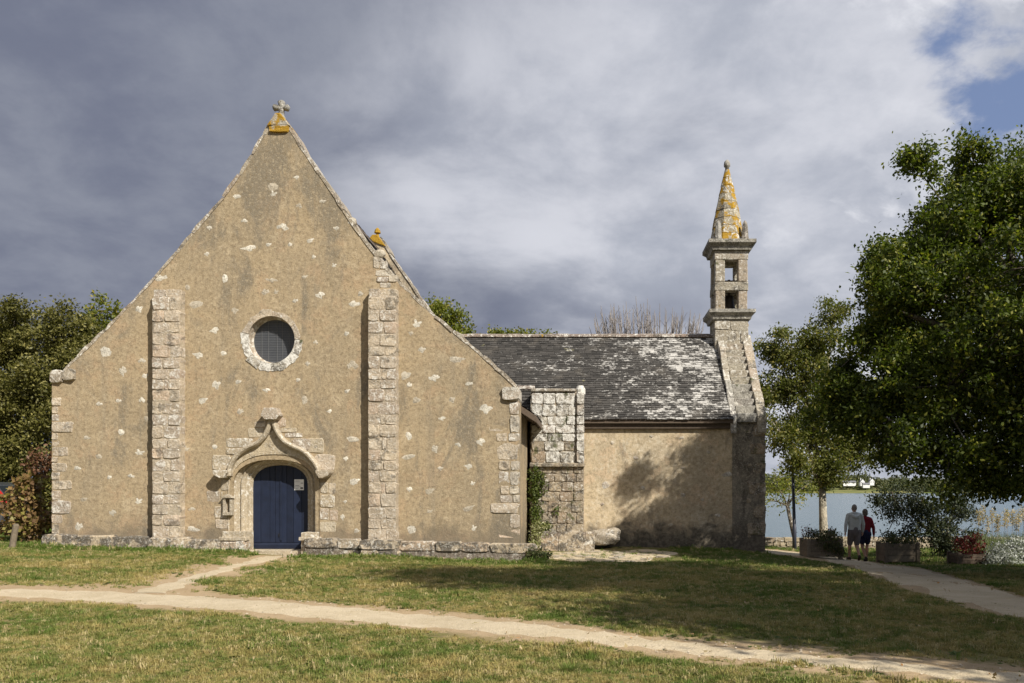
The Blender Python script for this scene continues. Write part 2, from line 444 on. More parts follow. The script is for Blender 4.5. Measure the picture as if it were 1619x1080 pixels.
def gz(x, y):
    x = np.asarray(x, float); y = np.asarray(y, float)
    xi = np.clip(np.searchsorted(GX, x) - 1, 0, len(GX) - 2); yi = np.clip(np.searchsorted(GY, y) - 1, 0, len(GY) - 2)
    u = np.clip((x - GX[xi]) / (GX[xi + 1] - GX[xi]), 0, 1); v = np.clip((y - GY[yi]) / (GY[yi + 1] - GY[yi]), 0, 1)
    a = GZ[yi, xi] * (1 - u) + GZ[yi, xi + 1] * u; b = GZ[yi + 1, xi] * (1 - u) + GZ[yi + 1, xi + 1] * u
    z = a * (1 - v) + b * v
    k = np.clip((60 - np.abs(x)) / 20, 0, 1) * np.clip((y + 20) / 20, 0, 1) * np.clip((44 - y) / 10, 0, 1)
    return z + k * (.018 * np.sin(x * 1.3 + y * .7) + .014 * np.sin(x * .6 - y * 1.9 + 1) + .008 * np.sin(3.1 * x + 2.3 * y))
def gzf(x, y): return float(gz(x, y))
def unproj(px, py):
    z = 0.0
    for _ in range(30):
        Y = FPX * (CAMZ - z) / (py - VY); X = (px - VX) * Y / FPX
        z = .5 * z + .5 * gzf(X, Y)
    return X, Y

# trodden paths, as edges measured along them
PM = np.array([(-500, 912, 934), (-200, 918, 940), (0, 929, 945), (150, 932, 953), (300, 940, 963), (450, 950, 976), (600, 962, 989), (750, 975, 1002), (900, 990, 1017), (1050, 1008, 1033), (1200, 1024, 1049), (1400, 1042, 1068), (1619, 1062, 1090), (1900, 1090, 1120), (2300, 1130, 1165)], float)
PB = np.array([(879, 412, 454), (884, 398, 442), (892, 368, 402), (900, 338, 370), (910, 303, 340), (924, 250, 300), (938, 200, 270)], float)  # by image row
PR = np.array([(1150, 862, 868), (1240, 871, 879), (1300, 877, 887), (1340, 883, 895), (1400, 892, 919), (1460, 900, 939), (1540, 921, 960), (1619, 944, 980), (1750, 975, 1015), (1900, 1010, 1052)], float)
def proj(x, y):
    z = gz(x, y); return VX + FPX * x / y, VY + FPX * (CAMZ - z) / y
def wob(a, b, k): return np.sin(a * k + 1.3) * np.cos(b * k * 1.27 + .4) + .6 * np.sin(a * k * 2.3 + b * k * 1.9) + .4 * np.sin(b * k * 4.1 - a * k * 3.3 + 2)
def pathdist(x, y):
    """metres inside (+) or outside (-) the trodden strips"""
    px, py = proj(x, np.maximum(y, 2)); m = y * y / (FPX * 1.65)
    d1 = np.minimum(py - np.interp(px, PM[:, 0], PM[:, 1]), np.interp(px, PM[:, 0], PM[:, 2]) - py) * m
    d3 = np.minimum(py - np.interp(px, PR[:, 0], PR[:, 1]), np.interp(px, PR[:, 0], PR[:, 2]) - py) * m
    d3 = np.where((px < 1150), -9, d3)
    mx = y / FPX
    d2 = np.minimum(px - np.interp(py, PB[:, 0], PB[:, 1]), np.interp(py, PB[:, 0], PB[:, 2]) - px) * mx
    d2 = np.where((py < 878) | (py > 936), -9, d2)
    return np.maximum(np.maximum(d1, d2), d3)

xs = np.concatenate([[-2500, -1200, -600, -300, -150, -80, -60, -45, -35, -28, -24], np.arange(-20, 16.01, .25), [18, 21, 25, 30, 38, 48, 60, 80, 150, 300, 600, 1200, 2500]])
ys = np.concatenate([[-600, -200, -60, -30, -15, -6, 0, 3], np.arange(5, 28.01, .25), np.arange(28.5, 40.1, .5), [41, 43, 46, 50, 54, 60, 75, 150, 400, 800, 1000, 1050, 1066, 1080, 1110, 1180, 1300, 1500, 2000, 3500]])
XX, YY = np.meshgrid(xs, ys)
ZZ = gz(XX, np.minimum(YY, 75))
farz = np.interp(YY, [75, 1000, 1050, 1066, 1080, 1110, 1180, 1300, 1500, 3500], [-6, -6, -4, -2.6, -1.5, 1, 5, 14, 22, 30])
ZZ = np.where(YY > 75, farz + np.where(YY > 1100, 4 * np.sin(XX / 140.) * np.clip((YY - 1100) / 200, 0, 1), 0), ZZ)
nxx, nyy = len(xs), len(ys)
idx = np.arange(nxx * nyy).reshape(nyy, nxx)
F = np.stack([idx[:-1, :-1], idx[:-1, 1:], idx[1:, 1:], idx[1:, :-1]], -1).reshape(-1, 4)
gme = np_mesh('ground', np.stack([XX, YY, ZZ], -1).reshape(-1, 3), F, True)
pdist = pathdist(XX.ravel(), YY.ravel()) + .12 * wob(XX.ravel(), YY.ravel(), 2.1)
wear = np.clip((pdist + .85 + .8 * np.clip((XX.ravel() + 2) / -8, 0, 1) * (YY.ravel() > 12)) / .9, 0, 1) * (YY.ravel() < 40) * (YY.ravel() > 0)
at = gme.attributes.new('wear', 'FLOAT', 'POINT'); at.data.foreach_set('value', wear.astype(np.float32))

def dirt_nodes(g, p):
    n1 = g.noise(p, 1.4, 5, .6); n2 = g.noise(p, 9, 5, .65); n3 = g.noise(p, 60, 3, .6)
    col = g.mix(g.mapr(n1, .3, .7), (.48, .395, .26), (.585, .49, .34))
    col = g.mix(g.math('MULTIPLY', g.mapr(n2, .52, .72), .5), col, (.36, .27, .165))
    col = g.mix(g.math('MULTIPLY', g.mapr(n3, .55, .7), .5), col, (.68, .60, .48))
    col = g.mix(g.math('MULTIPLY', g.mapr(n3, .45, .3), .5), col, (.27, .21, .14))
    return col, n2, n3
m, g, b = newmat('lawn_soil')
p = g.pos()
dcol, n2, n3 = dirt_nodes(g, p)
gn = g.noise(p, .7, 5, .6, .3)
gcol = g.mix(g.mapr(gn, .35, .65), (.13, .13, .04), (.25, .19, .085))
gcol = g.mix(g.math('MULTIPLY', g.mapr(n2, .5, .7), .6), gcol, (.13, .10, .05))
wn = g.node('ShaderNodeAttribute', attribute_name='wear').outputs['Fac']
f = g.mapr(g.math('ADD', wn, g.math('MULTIPLY', g.math('SUBTRACT', n2, .5), .9)), .45, .85)
far = g.mapr(g.xyz(p)[1], 60, 300)
gcol = g.mix(far, gcol, g.mix(g.mapr(g.noise(p, .02, 4), .4, .6), (.10, .13, .03), (.20, .19, .07)))
g.put(b.inputs['Base Color'], g.mix(f, gcol, g.mix(1.0, dcol, (.72, .64, .56), 'MULTIPLY')))
g.put(b.inputs['Normal'], g.bump(g.math('ADD', n2, g.math('MULTIPLY', n3, .4)), .7, .03))
M['ground'] = m
ground = meshobj('ground', gme, m); setprops(ground, kind='structure')

m, g, b = newmat('trodden_path')
p = g.pos(); dcol, n2, n3 = dirt_nodes(g, p)
g.put(b.inputs['Base Color'], dcol); g.put(b.inputs['Normal'], g.bump(g.math('ADD', n2, g.math('MULTIPLY', n3, .6)), .8, .03))
M['path'] = m
def strip(name, tab, mode, n=90, across=7, inset=.0, lift=.012):
    t = np.linspace(0, 1, n); k = np.linspace(0, 1, len(tab))
    key = np.interp(t, k, tab[:, 0]); a = np.interp(key, tab[:, 0], tab[:, 1]); c = np.interp(key, tab[:, 0], tab[:, 2])
    V = []
    for i in range(n):
        if mode == 'col': A = unproj(key[i], a[i]); B = unproj(key[i], c[i])
        else: A = unproj(a[i], key[i]); B = unproj(c[i], key[i])
        A = Vector(A); B = Vector(B); d = B - A
        ja = .06 * math.sin(i * 1.7) + .05 * math.sin(i * .63 + 1); jb = .06 * math.sin(i * 1.33 + 2) + .05 * math.sin(i * .51)
        A = A + d.normalized() * (inset + ja); B = B - d.normalized() * (inset + jb)
        for j in range(across):
            u = j / (across - 1); q = A.lerp(B, u)
            V.append((q.x, q.y, gzf(q.x, q.y) + lift - .016 * (1 if j in (0, across - 1) else 0)))
    I = np.arange(n * across).reshape(n, across)
    F = np.stack([I[:-1, :-1], I[1:, :-1], I[1:, 1:], I[:-1, 1:]], -1).reshape(-1, 4)
    me = np_mesh(name, V, F, True)
    if sum(pl.normal.z for pl in me.polygons) < 0: me.flip_normals()
    o = meshobj(name, me, M['path']); setprops(o, kind='structure'); return o
strip('path', PM, 'col', 160, inset=.14)
strip('path', PB, 'row', 40, lift=.006)
strip('path', PR, 'col', 80)

# ------------------------------------------------------------------ water
m, g, b = newmat('lagoon_water')
p = g.pos()
b.inputs['Base Color'].default_value = (.055, .105, .125, 1); b.inputs['Roughness'].default_value = .22
b.inputs['Specular IOR Level'].default_value = .5
n = g.noise(g.scalev(p, (.35, 1.0, 1)), .9, 5, .65, .4); n2 = g.noise(g.scalev(p, (.1, .35, 1)), .25, 4, .6)
g.put(b.inputs['Normal'], g.bump(g.math('ADD', n, n2), .65, .35))
wm = np_mesh('water', [(-2500, 44, -2.5), (2500, 44, -2.5), (2500, 1075, -2.5), (-2500, 1075, -2.5)], [(0, 1, 2, 3)])
water = meshobj('water', wm, m); setprops(water, kind='structure')

# ------------------------------------------------------------------ stone meshes shared by alike pieces
def unit_stone(k):
    r = random.Random(100 + k); j = .035
    out = []
    for (a, b_) in ((-.5, -.36), (-.42, -.5), (0, -.5), (.42, -.5), (.5, -.36), (.5, 0), (.5, .36), (.42, .5), (0, .5), (-.42, .5), (-.5, .36), (-.5, 0)):
        out.append((a + r.uniform(-j, j) * .9, b_ + r.uniform(-j, j) * 1.3))
    n = len(out); vs = []; c = .94
    vs += [(x, .5, z) for x, z in out]
    vs += [(x, -.42 + r.uniform(-.03, .03), z) for x, z in out]
    vs += [(x * c, -.5 + r.uniform(-.05, .04), z * (c - .03)) for x, z in out]
    fs = [tuple(range(2 * n, 3 * n))]
    for ring in (0, n):
        for i in range(n):
            q = (i + 1) % n; fs.append((ring + i, ring + q, ring + n + q, ring + n + i))
    me = bpy.data.meshes.new('stone'); me.from_pydata(vs, [], fs)
    bm = bmesh.new(); bm.from_mesh(me); bmesh.ops.recalc_face_normals(bm, faces=bm.faces)
    for f in bm.faces:
        if f.normal.y > .9: f.normal_flip()
    bm.to_mesh(me); bm.free(); return me
def unit_pebble(k):
    r = random.Random(300 + k); n = 10; vs = []
    rr = [r.uniform(.38, .53) for _ in range(n)]
    for (s_, y) in ((1.0, .5), (1.0, 0.0), (.72, -.40)):
        for i in range(n):
            t = 2 * math.pi * i / n
            vs.append((rr[i] * s_ * math.cos(t), y + (r.uniform(-.08, .08) if y < 0 else 0), rr[i] * s_ * math.sin(t)))
    vs.append((0, -.5, 0)); fs = []
    for ring in (0, n):
        for i in range(n):
            q = (i + 1) % n; fs.append((ring + i, ring + n + i, ring + n + q, ring + q))
    for i in range(n): fs.append((2 * n + i, 3 * n, 2 * n + (i + 1) % n))
    me = bpy.data.meshes.new('stone'); me.from_pydata(vs, [], fs)
    bm = bmesh.new(); bm.from_mesh(me); bmesh.ops.recalc_face_normals(bm, faces=bm.faces)
    bm.to_mesh(me); bm.free()
    me.polygons.foreach_set('use_smooth', [True] * len(me.polygons)); return me
US, UP = {}, {}
def stone(parent, x0, x1, z0, z1, yf, mat, depth=.12, pebble=False, name='stone', rot=0.0, gap=.008):
    k = rnd.randrange(9); D = UP if pebble else US
    if (k, mat) not in D:
        me = unit_pebble(k) if pebble else unit_stone(k); me.materials.append(M[mat]); D[(k, mat)] = me
    yf2 = yf + (0 if pebble else rnd.uniform(-.012, .012))
    return meshobj(name, D[(k, mat)], None, parent, ((x0 + x1) / 2, yf2 + depth / 2, (z0 + z1) / 2),
                   (max(.02, x1 - x0 - 2 * gap), depth, max(.02, z1 - z0 - 2 * gap)), (0, rot, 0))
def pxstone(parent, px0, px1, py0, py1, yf, mat, depth=.12, **k):
    a = W(px0, py1, yf); b_ = W(px1, py0, yf)
    return stone(parent, a.x, b_.x, a.z, b_.z, yf, mat, depth, **k)

# ================================================================== CHAPEL
CH = empty('chapel', (-4.5, 26, 0), 'old stone chapel with ochre rendered gable, slate roofed wing and small belfry', 'chapel')
FY = 22.0
GL = [(95.5, 587), (113, 569), (171, 513), (193, 489), (238, 442), (282, 391), (309, 358), (349, 313), (380, 269), (402, 233), (424, 195)]
GR = [(458, 195), (465, 209), (492, 251), (525, 297), (557, 348), (590, 394), (622, 434), (659, 468), (696, 503), (742, 540), (784, 577), (819, 609)]
prof = [XZ(x, y) for x, y in GL] + [XZ(x, y) for x, y in GR]
XL, XR = XZ(82, 0)[0], XZ(820, 0)[0]
def lower(pts, d): return [(x, z - d) for x, z in pts]
outer = [(XL, -.6)] + [(XL, prof[0][1] - .12)] + lower(prof, .10) + [(XR, prof[-1][1] - .12), (XR, -.6)]
DCX, DSP = -8.40, 1.72
def arch(hw, top, n=18, z0=-.02, sp=DSP, e=2.35):
    pts = [(DCX - hw, z0), (DCX - hw, (z0 + sp) / 2), (DCX - hw, sp)]
    for i in range(1, n):
        t = math.pi - math.pi * i / n
        c, s_ = math.cos(t), math.sin(t)
        pts.append((DCX + hw * math.copysign(abs(c) ** (2 / e), c), sp + (top - sp) * abs(s_) ** (2 / e)))
    return pts + [(DCX + hw, sp), (DCX + hw, (z0 + sp) / 2), (DCX + hw, z0)]
WC = XZ(429, 537); WR = .66
circ = lambda r, n=40: [(WC[0] + r * math.cos(2 * math.pi * i / n), WC[1] + r * math.sin(2 * math.pi * i / n)) for i in range(n)]
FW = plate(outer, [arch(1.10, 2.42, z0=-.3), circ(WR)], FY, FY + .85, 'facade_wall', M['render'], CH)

# -- coping stones along both slopes, kneelers
def coping(poly, sgn, y0, y1, mat, th=.095, parent=FW, step=(.45, .9)):
    P = [Vector((x, 0, z)) for x, z in poly]
    L = [0]
    for a, b_ in zip(P, P[1:]): L.append(L[-1] + (b_ - a).length)
    def at(s_):
        for i in range(len(P) - 1):
            if s_ <= L[i + 1] or i == len(P) - 2:
                u = (s_ - L[i]) / (L[i + 1] - L[i]); return P[i].lerp(P[i + 1], u)
    s0 = 0
    while s0 < L[-1] - .05:
        s1 = min(L[-1], s0 + rnd.uniform(*step))
        if L[-1] - s1 < .3: s1 = L[-1]
        a, b_ = at(s0 + .006), at(s1 - .006); d = (b_ - a).normalized(); nrm = Vector((-d.z, 0, d.x))
        if nrm.z < 0: nrm = -nrm
        mb = MB(); j = lambda q: rnd.uniform(-q, q)
        vs = []; c = .025; n = 4; t0 = rnd.uniform(-.02, .012)
        mid = n // 2
        for yy in (y0 + j(.015), y1):
            up = []; dn = []
            for i in range(n):
                u = i / (n - 1); q = a.lerp(b_, u)
                up.append(q + nrm * (t0 + j(.014) - (c if i in (0, n - 1) else 0))); dn.append(q - nrm * (th + j(.012)))
            vs += [(q.x, yy + j(.006), q.z) for q in up] + [(q.x, yy + j(.006), q.z) for q in dn[::-1]]
        m2 = 2 * n; fs = [tuple(range(m2)), tuple(range(2 * m2 - 1, m2 - 1, -1))] + [(i, i + m2, (i + 1) % m2 + m2, (i + 1) % m2) for i in range(m2)]
        mb.add(vs, fs); mb.build('coping_stone', M[mat], parent)
        s0 = s1
pl = [XZ(x, y) for x, y in GL]; pr = [XZ(x, y) for x, y in GR]
coping(pl, -1, FY - .014, FY + .8, 'coping')
coping(pr, 1, FY - .014, FY + .8, 'coping')
pxstone(FW, 77, 97, 584, 606, FY - .09, 'coping', .8, name='kneeler_stone')
pxstone(FW, 97, 117, 582, 602, FY - .09, 'coping', .8, name='kneeler_stone')
pxstone(FW, 793, 822, 611, 634, FY - .06, 'granite_top', .8, name='kneeler_stone')

# -- apex block and cross
mb = MB(); a = XZ(422, 200); b_ = XZ(460, 200); t = XZ(440, 182)
mb.prism([(a[0], a[1]), (b_[0], b_[1]), (b_[0] - .22, t[1] - .02), (t[0] + .06, t[1] + .04), (t[0] - .08, t[1] + .04), (a[0] + .2, t[1] - .03)], FY - .07, FY + .6)
mb.build('apex_stone', M['orange_stone'], FW, bevel=.03)
pxstone(FW, 424, 457, 197, 209, FY - .05, 'orange_stone', .5, name='apex_stone')
cx0, cz0 = XZ(440, 183); mb = MB()
Yc = FY + .22
mb.tube([(cx0, Yc, cz0 - .02), (cx0, Yc, cz0 + .05), (cx0, Yc, cz0 + .10), (cx0 + .005, Yc, cz0 + .22), (cx0, Yc, cz0 + .30)], [.13, .11, .08, .075, .09], 10)
mb.tube([(cx0, Yc, cz0 + .24), (cx0, Yc, cz0 + .36), (cx0 + .01, Yc, cz0 + .46), (cx0 + .01, Yc, cz0 + .50)], [.075, .07, .105, .06], 10)
mb.tube([(cx0 - .225, Yc, cz0 + .31), (cx0 - .19, Yc, cz0 + .315), (cx0 - .07, Yc, cz0 + .31), (cx0 + .07, Yc, cz0 + .31), (cx0 + .18, Yc, cz0 + .31), (cx0 + .215, Yc, cz0 + .30)], [.05, .095, .07, .07, .095, .05], 10)
mb.build('gable_cross', M['belfry_grey'], CH, True)

# -- rubble stones showing through the render
RUB = [(166, 557, 20, 13), (193, 587, 13, 15), (220, 490, 13, 10), (224, 569, 13, 8), (355, 441, 10, 11), (309, 482, 25, 9), (371, 492, 13, 9), (338, 522, 14, 10), (312, 561, 16, 10), (375, 603, 12, 6), (342, 610, 15, 13), (321, 634, 14, 11), (224, 631, 10, 10), (157, 639, 10, 6), (255, 440, 20, 9),
 (136, 691, 13, 6), (191, 684, 11, 8), (121, 739, 14, 6), (173, 755, 7, 6), (133, 790, 12, 7), (177, 811, 12, 9), (219, 793, 14, 9), (125, 833, 12, 12), (220, 716, 18, 8), (380, 651, 10, 9), (339, 707, 9, 6), (303, 804, 12, 6), (303, 835, 25, 8),
 (468, 280, 9, 6), (431, 296, 18, 10), (432, 307, 12, 8), (473, 324, 10, 9), (386, 348, 11, 7), (447, 357, 20, 12), (392, 392, 24, 9), (510, 319, 12, 5), (531, 361, 11, 6), (374, 311, 14, 5), (555, 350, 11, 8), (428, 443, 22, 6), (420, 462, 12, 9), (436, 462, 9, 7), (499, 540, 8, 8), (486, 576, 8, 7), (420, 617, 14, 6), (505, 467, 16, 10),
 (561, 481, 18, 9), (557, 575, 19, 16), (659, 513, 17, 12), (667, 554, 13, 9), (639, 592, 20, 13), (685, 598, 19, 10), (723, 569, 25, 11), (657, 631, 15, 10), (715, 633, 11, 9), (647, 609, 8, 8), (742, 607, 12, 6), (649, 527, 8, 7), (481, 633, 10, 11), (569, 463, 10, 8),
 (557, 695, 22, 7), (561, 762, 16, 12), (698, 662, 12, 6), (646, 690, 10, 11), (688, 711, 12, 12), (759, 699, 15, 11), (740, 737, 12, 9), (645, 723, 24, 6), (680, 777, 15, 11), (742, 804, 20, 9), (650, 838, 15, 11), (749, 836, 9, 9), (768, 648, 22, 14), (545, 793, 6, 5), (541, 818, 7, 9), (563, 838, 10, 7), (330, 360, 9, 6), (528, 420, 9, 6), (495, 405, 8, 6), (470, 600, 9, 6), (520, 650, 8, 6), (600, 400, 12, 8)]
rr = random.Random(21)
for _ in range(400):   # fainter, smaller ones between
    x, y = rr.uniform(110, 800), rr.uniform(250, 830)
    if y < 250 or abs(x - 440) > (y - 215) * .62 or (365 < x < 495 and y > 480) or 232 < x < 292 or 570 < x < 634 or (325 < x < 540 and y > 640) or x > 765: continue
    if any(abs(x - q[0]) < 30 and abs(y - q[1]) < 24 for q in RUB): continue
    if len(RUB) < 118: RUB.append((x, y, rr.uniform(6, 13), rr.uniform(5, 8)))
for (x, y, ww, hh) in RUB:
    pxstone(FW, x - ww * .78 - 1, x + ww * .78 + 1, y - hh * .95 - 1, y + hh * .95 + 1, FY - .008, 'rubble', .10, pebble=True, rot=rnd.uniform(-.25, .25))
# -- quoins
for (y0, y1, ww) in [(606, 628, 10), (628, 642, 15), (642, 654, 10), (654, 666, 12), (666, 684, 34), (684, 696, 10), (696, 706, 12), (706, 722, 27), (722, 731, 10), (731, 746, 24), (746, 759, 13), (759, 775, 33), (775, 791, 15), (791, 813, 30), (813, 828, 17), (828, 845, 12)]:
    pxstone(FW, 81.2, 82 + ww, y0, y1, FY - .010, 'granite', .3, name='quoin_stone')
for (y0, y1, ww, sp) in [(634, 656, 16, 0), (656, 684, 50, 15), (684, 698, 37, 18), (698, 728, 36, 0), (728, 744, 33, 14), (744, 768, 33, 15), (768, 782, 30, 16), (782, 795, 31, 10), (795, 812, 46, 0), (812, 836, 15, 0), (836, 851, 34, 0)]:
    if sp:
        pxstone(FW, 821 - sp, 820.8, y0, y1, FY - .010, 'granite_top', .3, name='quoin_stone')
        pxstone(FW, 821 - ww, 821 - sp, y0, y1, FY - .010, 'granite', .2, name='quoin_stone')
    else: pxstone(FW, 821 - ww, 820.8, y0, y1, FY - .010, 'granite', .3, name='quoin_stone')
for (x0, x1, y0, y1) in [(592, 620, 426, 437), (595, 614, 437, 446), (614, 628, 434, 446), (600, 618, 446, 455), (590, 600, 405, 424), (600, 612, 412, 426)]:
    pxstone(FW, x0, x1, y0, y1, FY - .02, 'granite_top', .15)

# -- buttresses
def buttress(px0, px1, pyt, pyb, yf=21.72):
    x0, _ = XZ(px0, 0, yf); x1, _ = XZ(px1, 0, yf); zt = W(0, pyt, yf).z; zb = W(0, pyb, yf).z
    mb = MB()
    mb.prism([(FY + .1, zb - .3), (yf + .013, zb - .3), (yf + .013, zt - .30), (yf + .16, zt - .02), (FY + .1, zt - .02)], x0 + .012, x1 - .012, 'x')
    core = mb.build('buttress', M['mortar'], CH)
    z = zb - .05; flip = 0
    while z < zt - .05:
        h = rnd.uniform(.24, .36)
        if z + h > zt - .2: h = zt - z
        s_ = x0 + (x1 - x0) * (rnd.uniform(.36, .46) if flip else rnd.uniform(.54, .66))
        y = yf if z + h < zt - .1 else yf + .07
        if rnd.random() < .16:
            s2 = s_ + (.10 if flip else -.12)
            a, b_ = min(s_, s2), max(s_, s2)
            seg = [(x0, a), (a, b_), (b_, x1)]
        else: seg = [(x0, s_), (s_, x1)]
        for (a, b_) in seg:
            stone(core, a, b_, z, z + h, y, 'granite', .30, gap=.006)
        z += h; flip = 1 - flip
buttress(240, 285, 456, 848)
buttress(581.5, 627, 455, 853)

# -- plinth
mb = MB()
PY = 21.68
def plinth(x0, x1, ztl, ztr, zb, yf, courses, back=FY + .02, lens=(.75, 1.5)):
    mb = MB(); i = .03
    mb.add([(x0 + i, yf + i, zb), (x1 - i, yf + i, zb), (x1 - i, back, zb), (x0 + i, back, zb), (x0 + i, yf + i, ztl - i), (x1 - i, yf + i, ztr - i), (x1 - i, back, ztr - i), (x0 + i, back, ztl - i)],
           [(0, 1, 5, 4), (1, 2, 6, 5), (2, 3, 7, 6), (3, 0, 4, 7), (4, 5, 6, 7), (0, 3, 2, 1)])
    core = mb.build('plinth', M['plinth_core'], CH)
    for c in range(courses):
        x = x0
        while x < x1 - .01:
            l = rnd.uniform(*lens)
            if x1 - x - l < .35: l = x1 - x
            u = (x + l / 2 - x0) / (x1 - x0); zt = ztl + (ztr - ztl) * u
            hh = (zt - zb) / courses
            if courses == 2: hs = [(zt - .26, zt), (zb, zt - .26)][c]
            else: hs = (zb, zt)
            yy = yf + (0 if c == 0 else .035)
            stone(core, x, x + l, hs[0], hs[1], yy, 'plinth', back - yy - .01, gap=.005)
            x += l
A = lambda px, Y=21.68: (px - VX) * Y / FPX
zz = lambda py, Y=21.68: CAMZ + (VY - py) * Y / FPX
plinth(A(64), A(232), zz(844.5), zz(849), -.25, PY, 1)
plinth(A(232, 21.45), A(292, 21.45), zz(849, 21.45), zz(851, 21.45), -.3, 21.45, 1)
plinth(A(292), A(388), zz(851), zz(857), -.35, PY, 1)
plinth(A(480), A(568), zz(850), zz(853), -.55, PY, 2, lens=(.5, 1.1))
plinth(A(568, 21.4), A(629, 21.4), zz(853, 21.4), zz(854, 21.4), -.6, 21.4, 2, lens=(.4, .7))
plinth(A(629), A(848), zz(855), zz(860), -.65, PY, 2, lens=(.6, 1.5))

# -- portal: splayed moulded surround
inner = arch(.745, 2.27, sp=1.70); outr = arch(1.22, 2.60, sp=1.72)
NPF = 26; V = []
for k in range(NPF):
    u = k / (NPF - 1)
    d = .40 - .43 * u
    for c, a_, wd in ((.16, .085, .065), (.46, .095, .065), (.78, .085, .07)):
        d -= a_ * max(0, 1 - ((u - c) / wd) ** 2)
    d += .09 * math.sin(u * math.pi * 3) ** 2
    if k == 0: d = .60
    for (a, b_) in zip(inner, outr):
        V.append((a[0] + (b_[0] - a[0]) * u, FY + d, a[1] + (b_[1] - a[1]) * u))
n = len(inner); F = [(k * n + i, k * n + i + 1, (k + 1) * n + i + 1, (k + 1) * n + i) for k in range(NPF - 1) for i in range(n - 1)]
pme = np_mesh('portal', V, F, False)
PO = meshobj('portal', pme, M['granite_warm'], CH)
# ogee label mould
def sweep_xz(path, y0, y1, th, name, mat, parent):
    P = [Vector((x, 0, z)) for x, z in path]; vs = []; fs = []
    sec = [(-th * .5, y1), (-th * .5, y0 + .06), (-th * .2, y0 + .01), (th * .15, y0), (th * .5, y0 + .05), (th * .5, y1)]
    for i, p in enumerate(P):
        d = (P[min(i + 1, len(P) - 1)] - P[max(i - 1, 0)]).normalized(); nr = Vector((-d.z, 0, d.x))
        if nr.z < 0 and abs(nr.z) > .01: nr = -nr
        for (o_, y) in sec: vs.append((p.x + nr.x * o_, y, p.z + nr.z * o_))
    m_ = len(sec)
    for i in range(len(P) - 1):
        for k in range(m_): fs.append((i * m_ + k, i * m_ + (k + 1) % m_, (i + 1) * m_ + (k + 1) % m_, (i + 1) * m_ + k))
    fs += [tuple(range(m_)), tuple(range(len(P) * m_ - 1, (len(P) - 1) * m_ - 1, -1))]
    mb = MB(); mb.add(vs, fs); return mb.build(name, M[mat], parent)
def smooth(pts, n=5):
    P = [Vector((x, y)) for x, y in pts]; out = []
    for i in range(len(P) - 1):
        p0, p1, p2, p3 = P[max(i - 1, 0)], P[i], P[i + 1], P[min(i + 2, len(P) - 1)]
        for k in range(n):
            t = k / n
            out.append(.5 * ((2 * p1) + (p2 - p0) * t + (2 * p0 - 5 * p1 + 4 * p2 - p3) * t * t + (3 * p1 - p0 - 3 * p2 + p3) * t ** 3))
    return [tuple(q) for q in out] + [tuple(P[-1])]
hl = smooth([(361, 752), (363, 738), (372, 722), (388, 709), (405, 701), (416, 691), (423, 678), (428, 662)])
hr = smooth([(430, 662), (436, 680), (445, 694), (458, 704), (478, 713), (492, 726), (501, 740), (503, 752)])
sweep_xz([XZ(x, y, 21.85) for x, y in hl], 21.80, FY + .02, .115, 'label_mould', 'granite_warm', PO)
sweep_xz([XZ(x, y, 21.85) for x, y in hr], 21.80, FY + .02, .115, 'label_mould', 'granite_warm', PO)
# infill between arch and ogee
hx = [XZ(x, y, 21.97) for x, y in hl[4:]] + [XZ(x, y, 21.97) for x, y in hr[:-4]]
arc = [(DCX + (x - DCX) * .96, z - .04) for x, z in outr[3:-3]]
mb = MB(); mb.prism(hx + arc[::-1], FY - .025, FY + .05); mb.build('tympanum', M['granite_warm'], PO)
# brackets at the ends of the label, cap at its tip
def bracket(px, s_):
    x, z = XZ(px, 749, 21.8); mb = MB()
    mb.prism([(x - .19, z + .09), (x + .19, z + .09), (x + .19, z + .02), (x + .14, z - .05), (x + .05 * s_ + .05, z - .12), (x - .05 + .05 * s_, z - .12), (x - .14, z - .05), (x - .19, z + .02)], 21.68, FY + .02)
    mb.build('bracket', M['granite_warm'], PO, bevel=.015)
bracket(350, 1); bracket(512, -1)
x, z = XZ(429, 660, 21.8); mb = MB()
mb.prism([(x - .15, z - .06), (x + .15, z - .06), (x + .24, z + .05), (x + .24, z + .10), (x + .20, z + .13), (x + .17, z + .25), (x - .17, z + .25), (x - .22, z + .13), (x - .24, z + .10), (x - .24, z + .05)], 21.70, FY + .02)
mb.build('finial', M['granite'], PO, bevel=.015)
# ashlar round the portal
for (x0, x1, y0, y1, mt) in [(357, 399, 692, 708, 'granite_warm'), (357, 384, 708, 719, 'granite_warm'), (335, 366, 719, 745, 'granite_warm'), (391, 417, 676, 692, 'granite_warm'), (401, 420, 665, 676, 'granite'), (437, 452, 660, 676, 'granite'),
                             (441, 470, 676, 684, 'granite_warm'), (450, 478, 684, 692, 'granite'), (462, 492, 693, 712, 'granite'), (486, 513, 693, 717, 'granite_warm'), (497, 530, 718, 744, 'granite'), (506, 519, 762, 780, 'granite_warm'), (519, 531, 762, 782, 'granite'),
                             (505, 530, 782, 803, 'granite_warm'), (505, 520, 803, 822, 'granite'), (520, 535, 805, 824, 'granite'), (505, 532, 824, 842, 'granite_warm'),
                             (338, 361, 800, 820, 'granite_warm'), (340, 361, 820, 836, 'granite'), (349, 361, 757, 776, 'granite_warm'), (326, 348, 775, 794, 'mortar'), (349, 352, 777, 798, 'granite_warm')]:
    pxstone(PO, x0, x1, y0, y1, FY - .014, mt, .14, name='ashlar_stone')
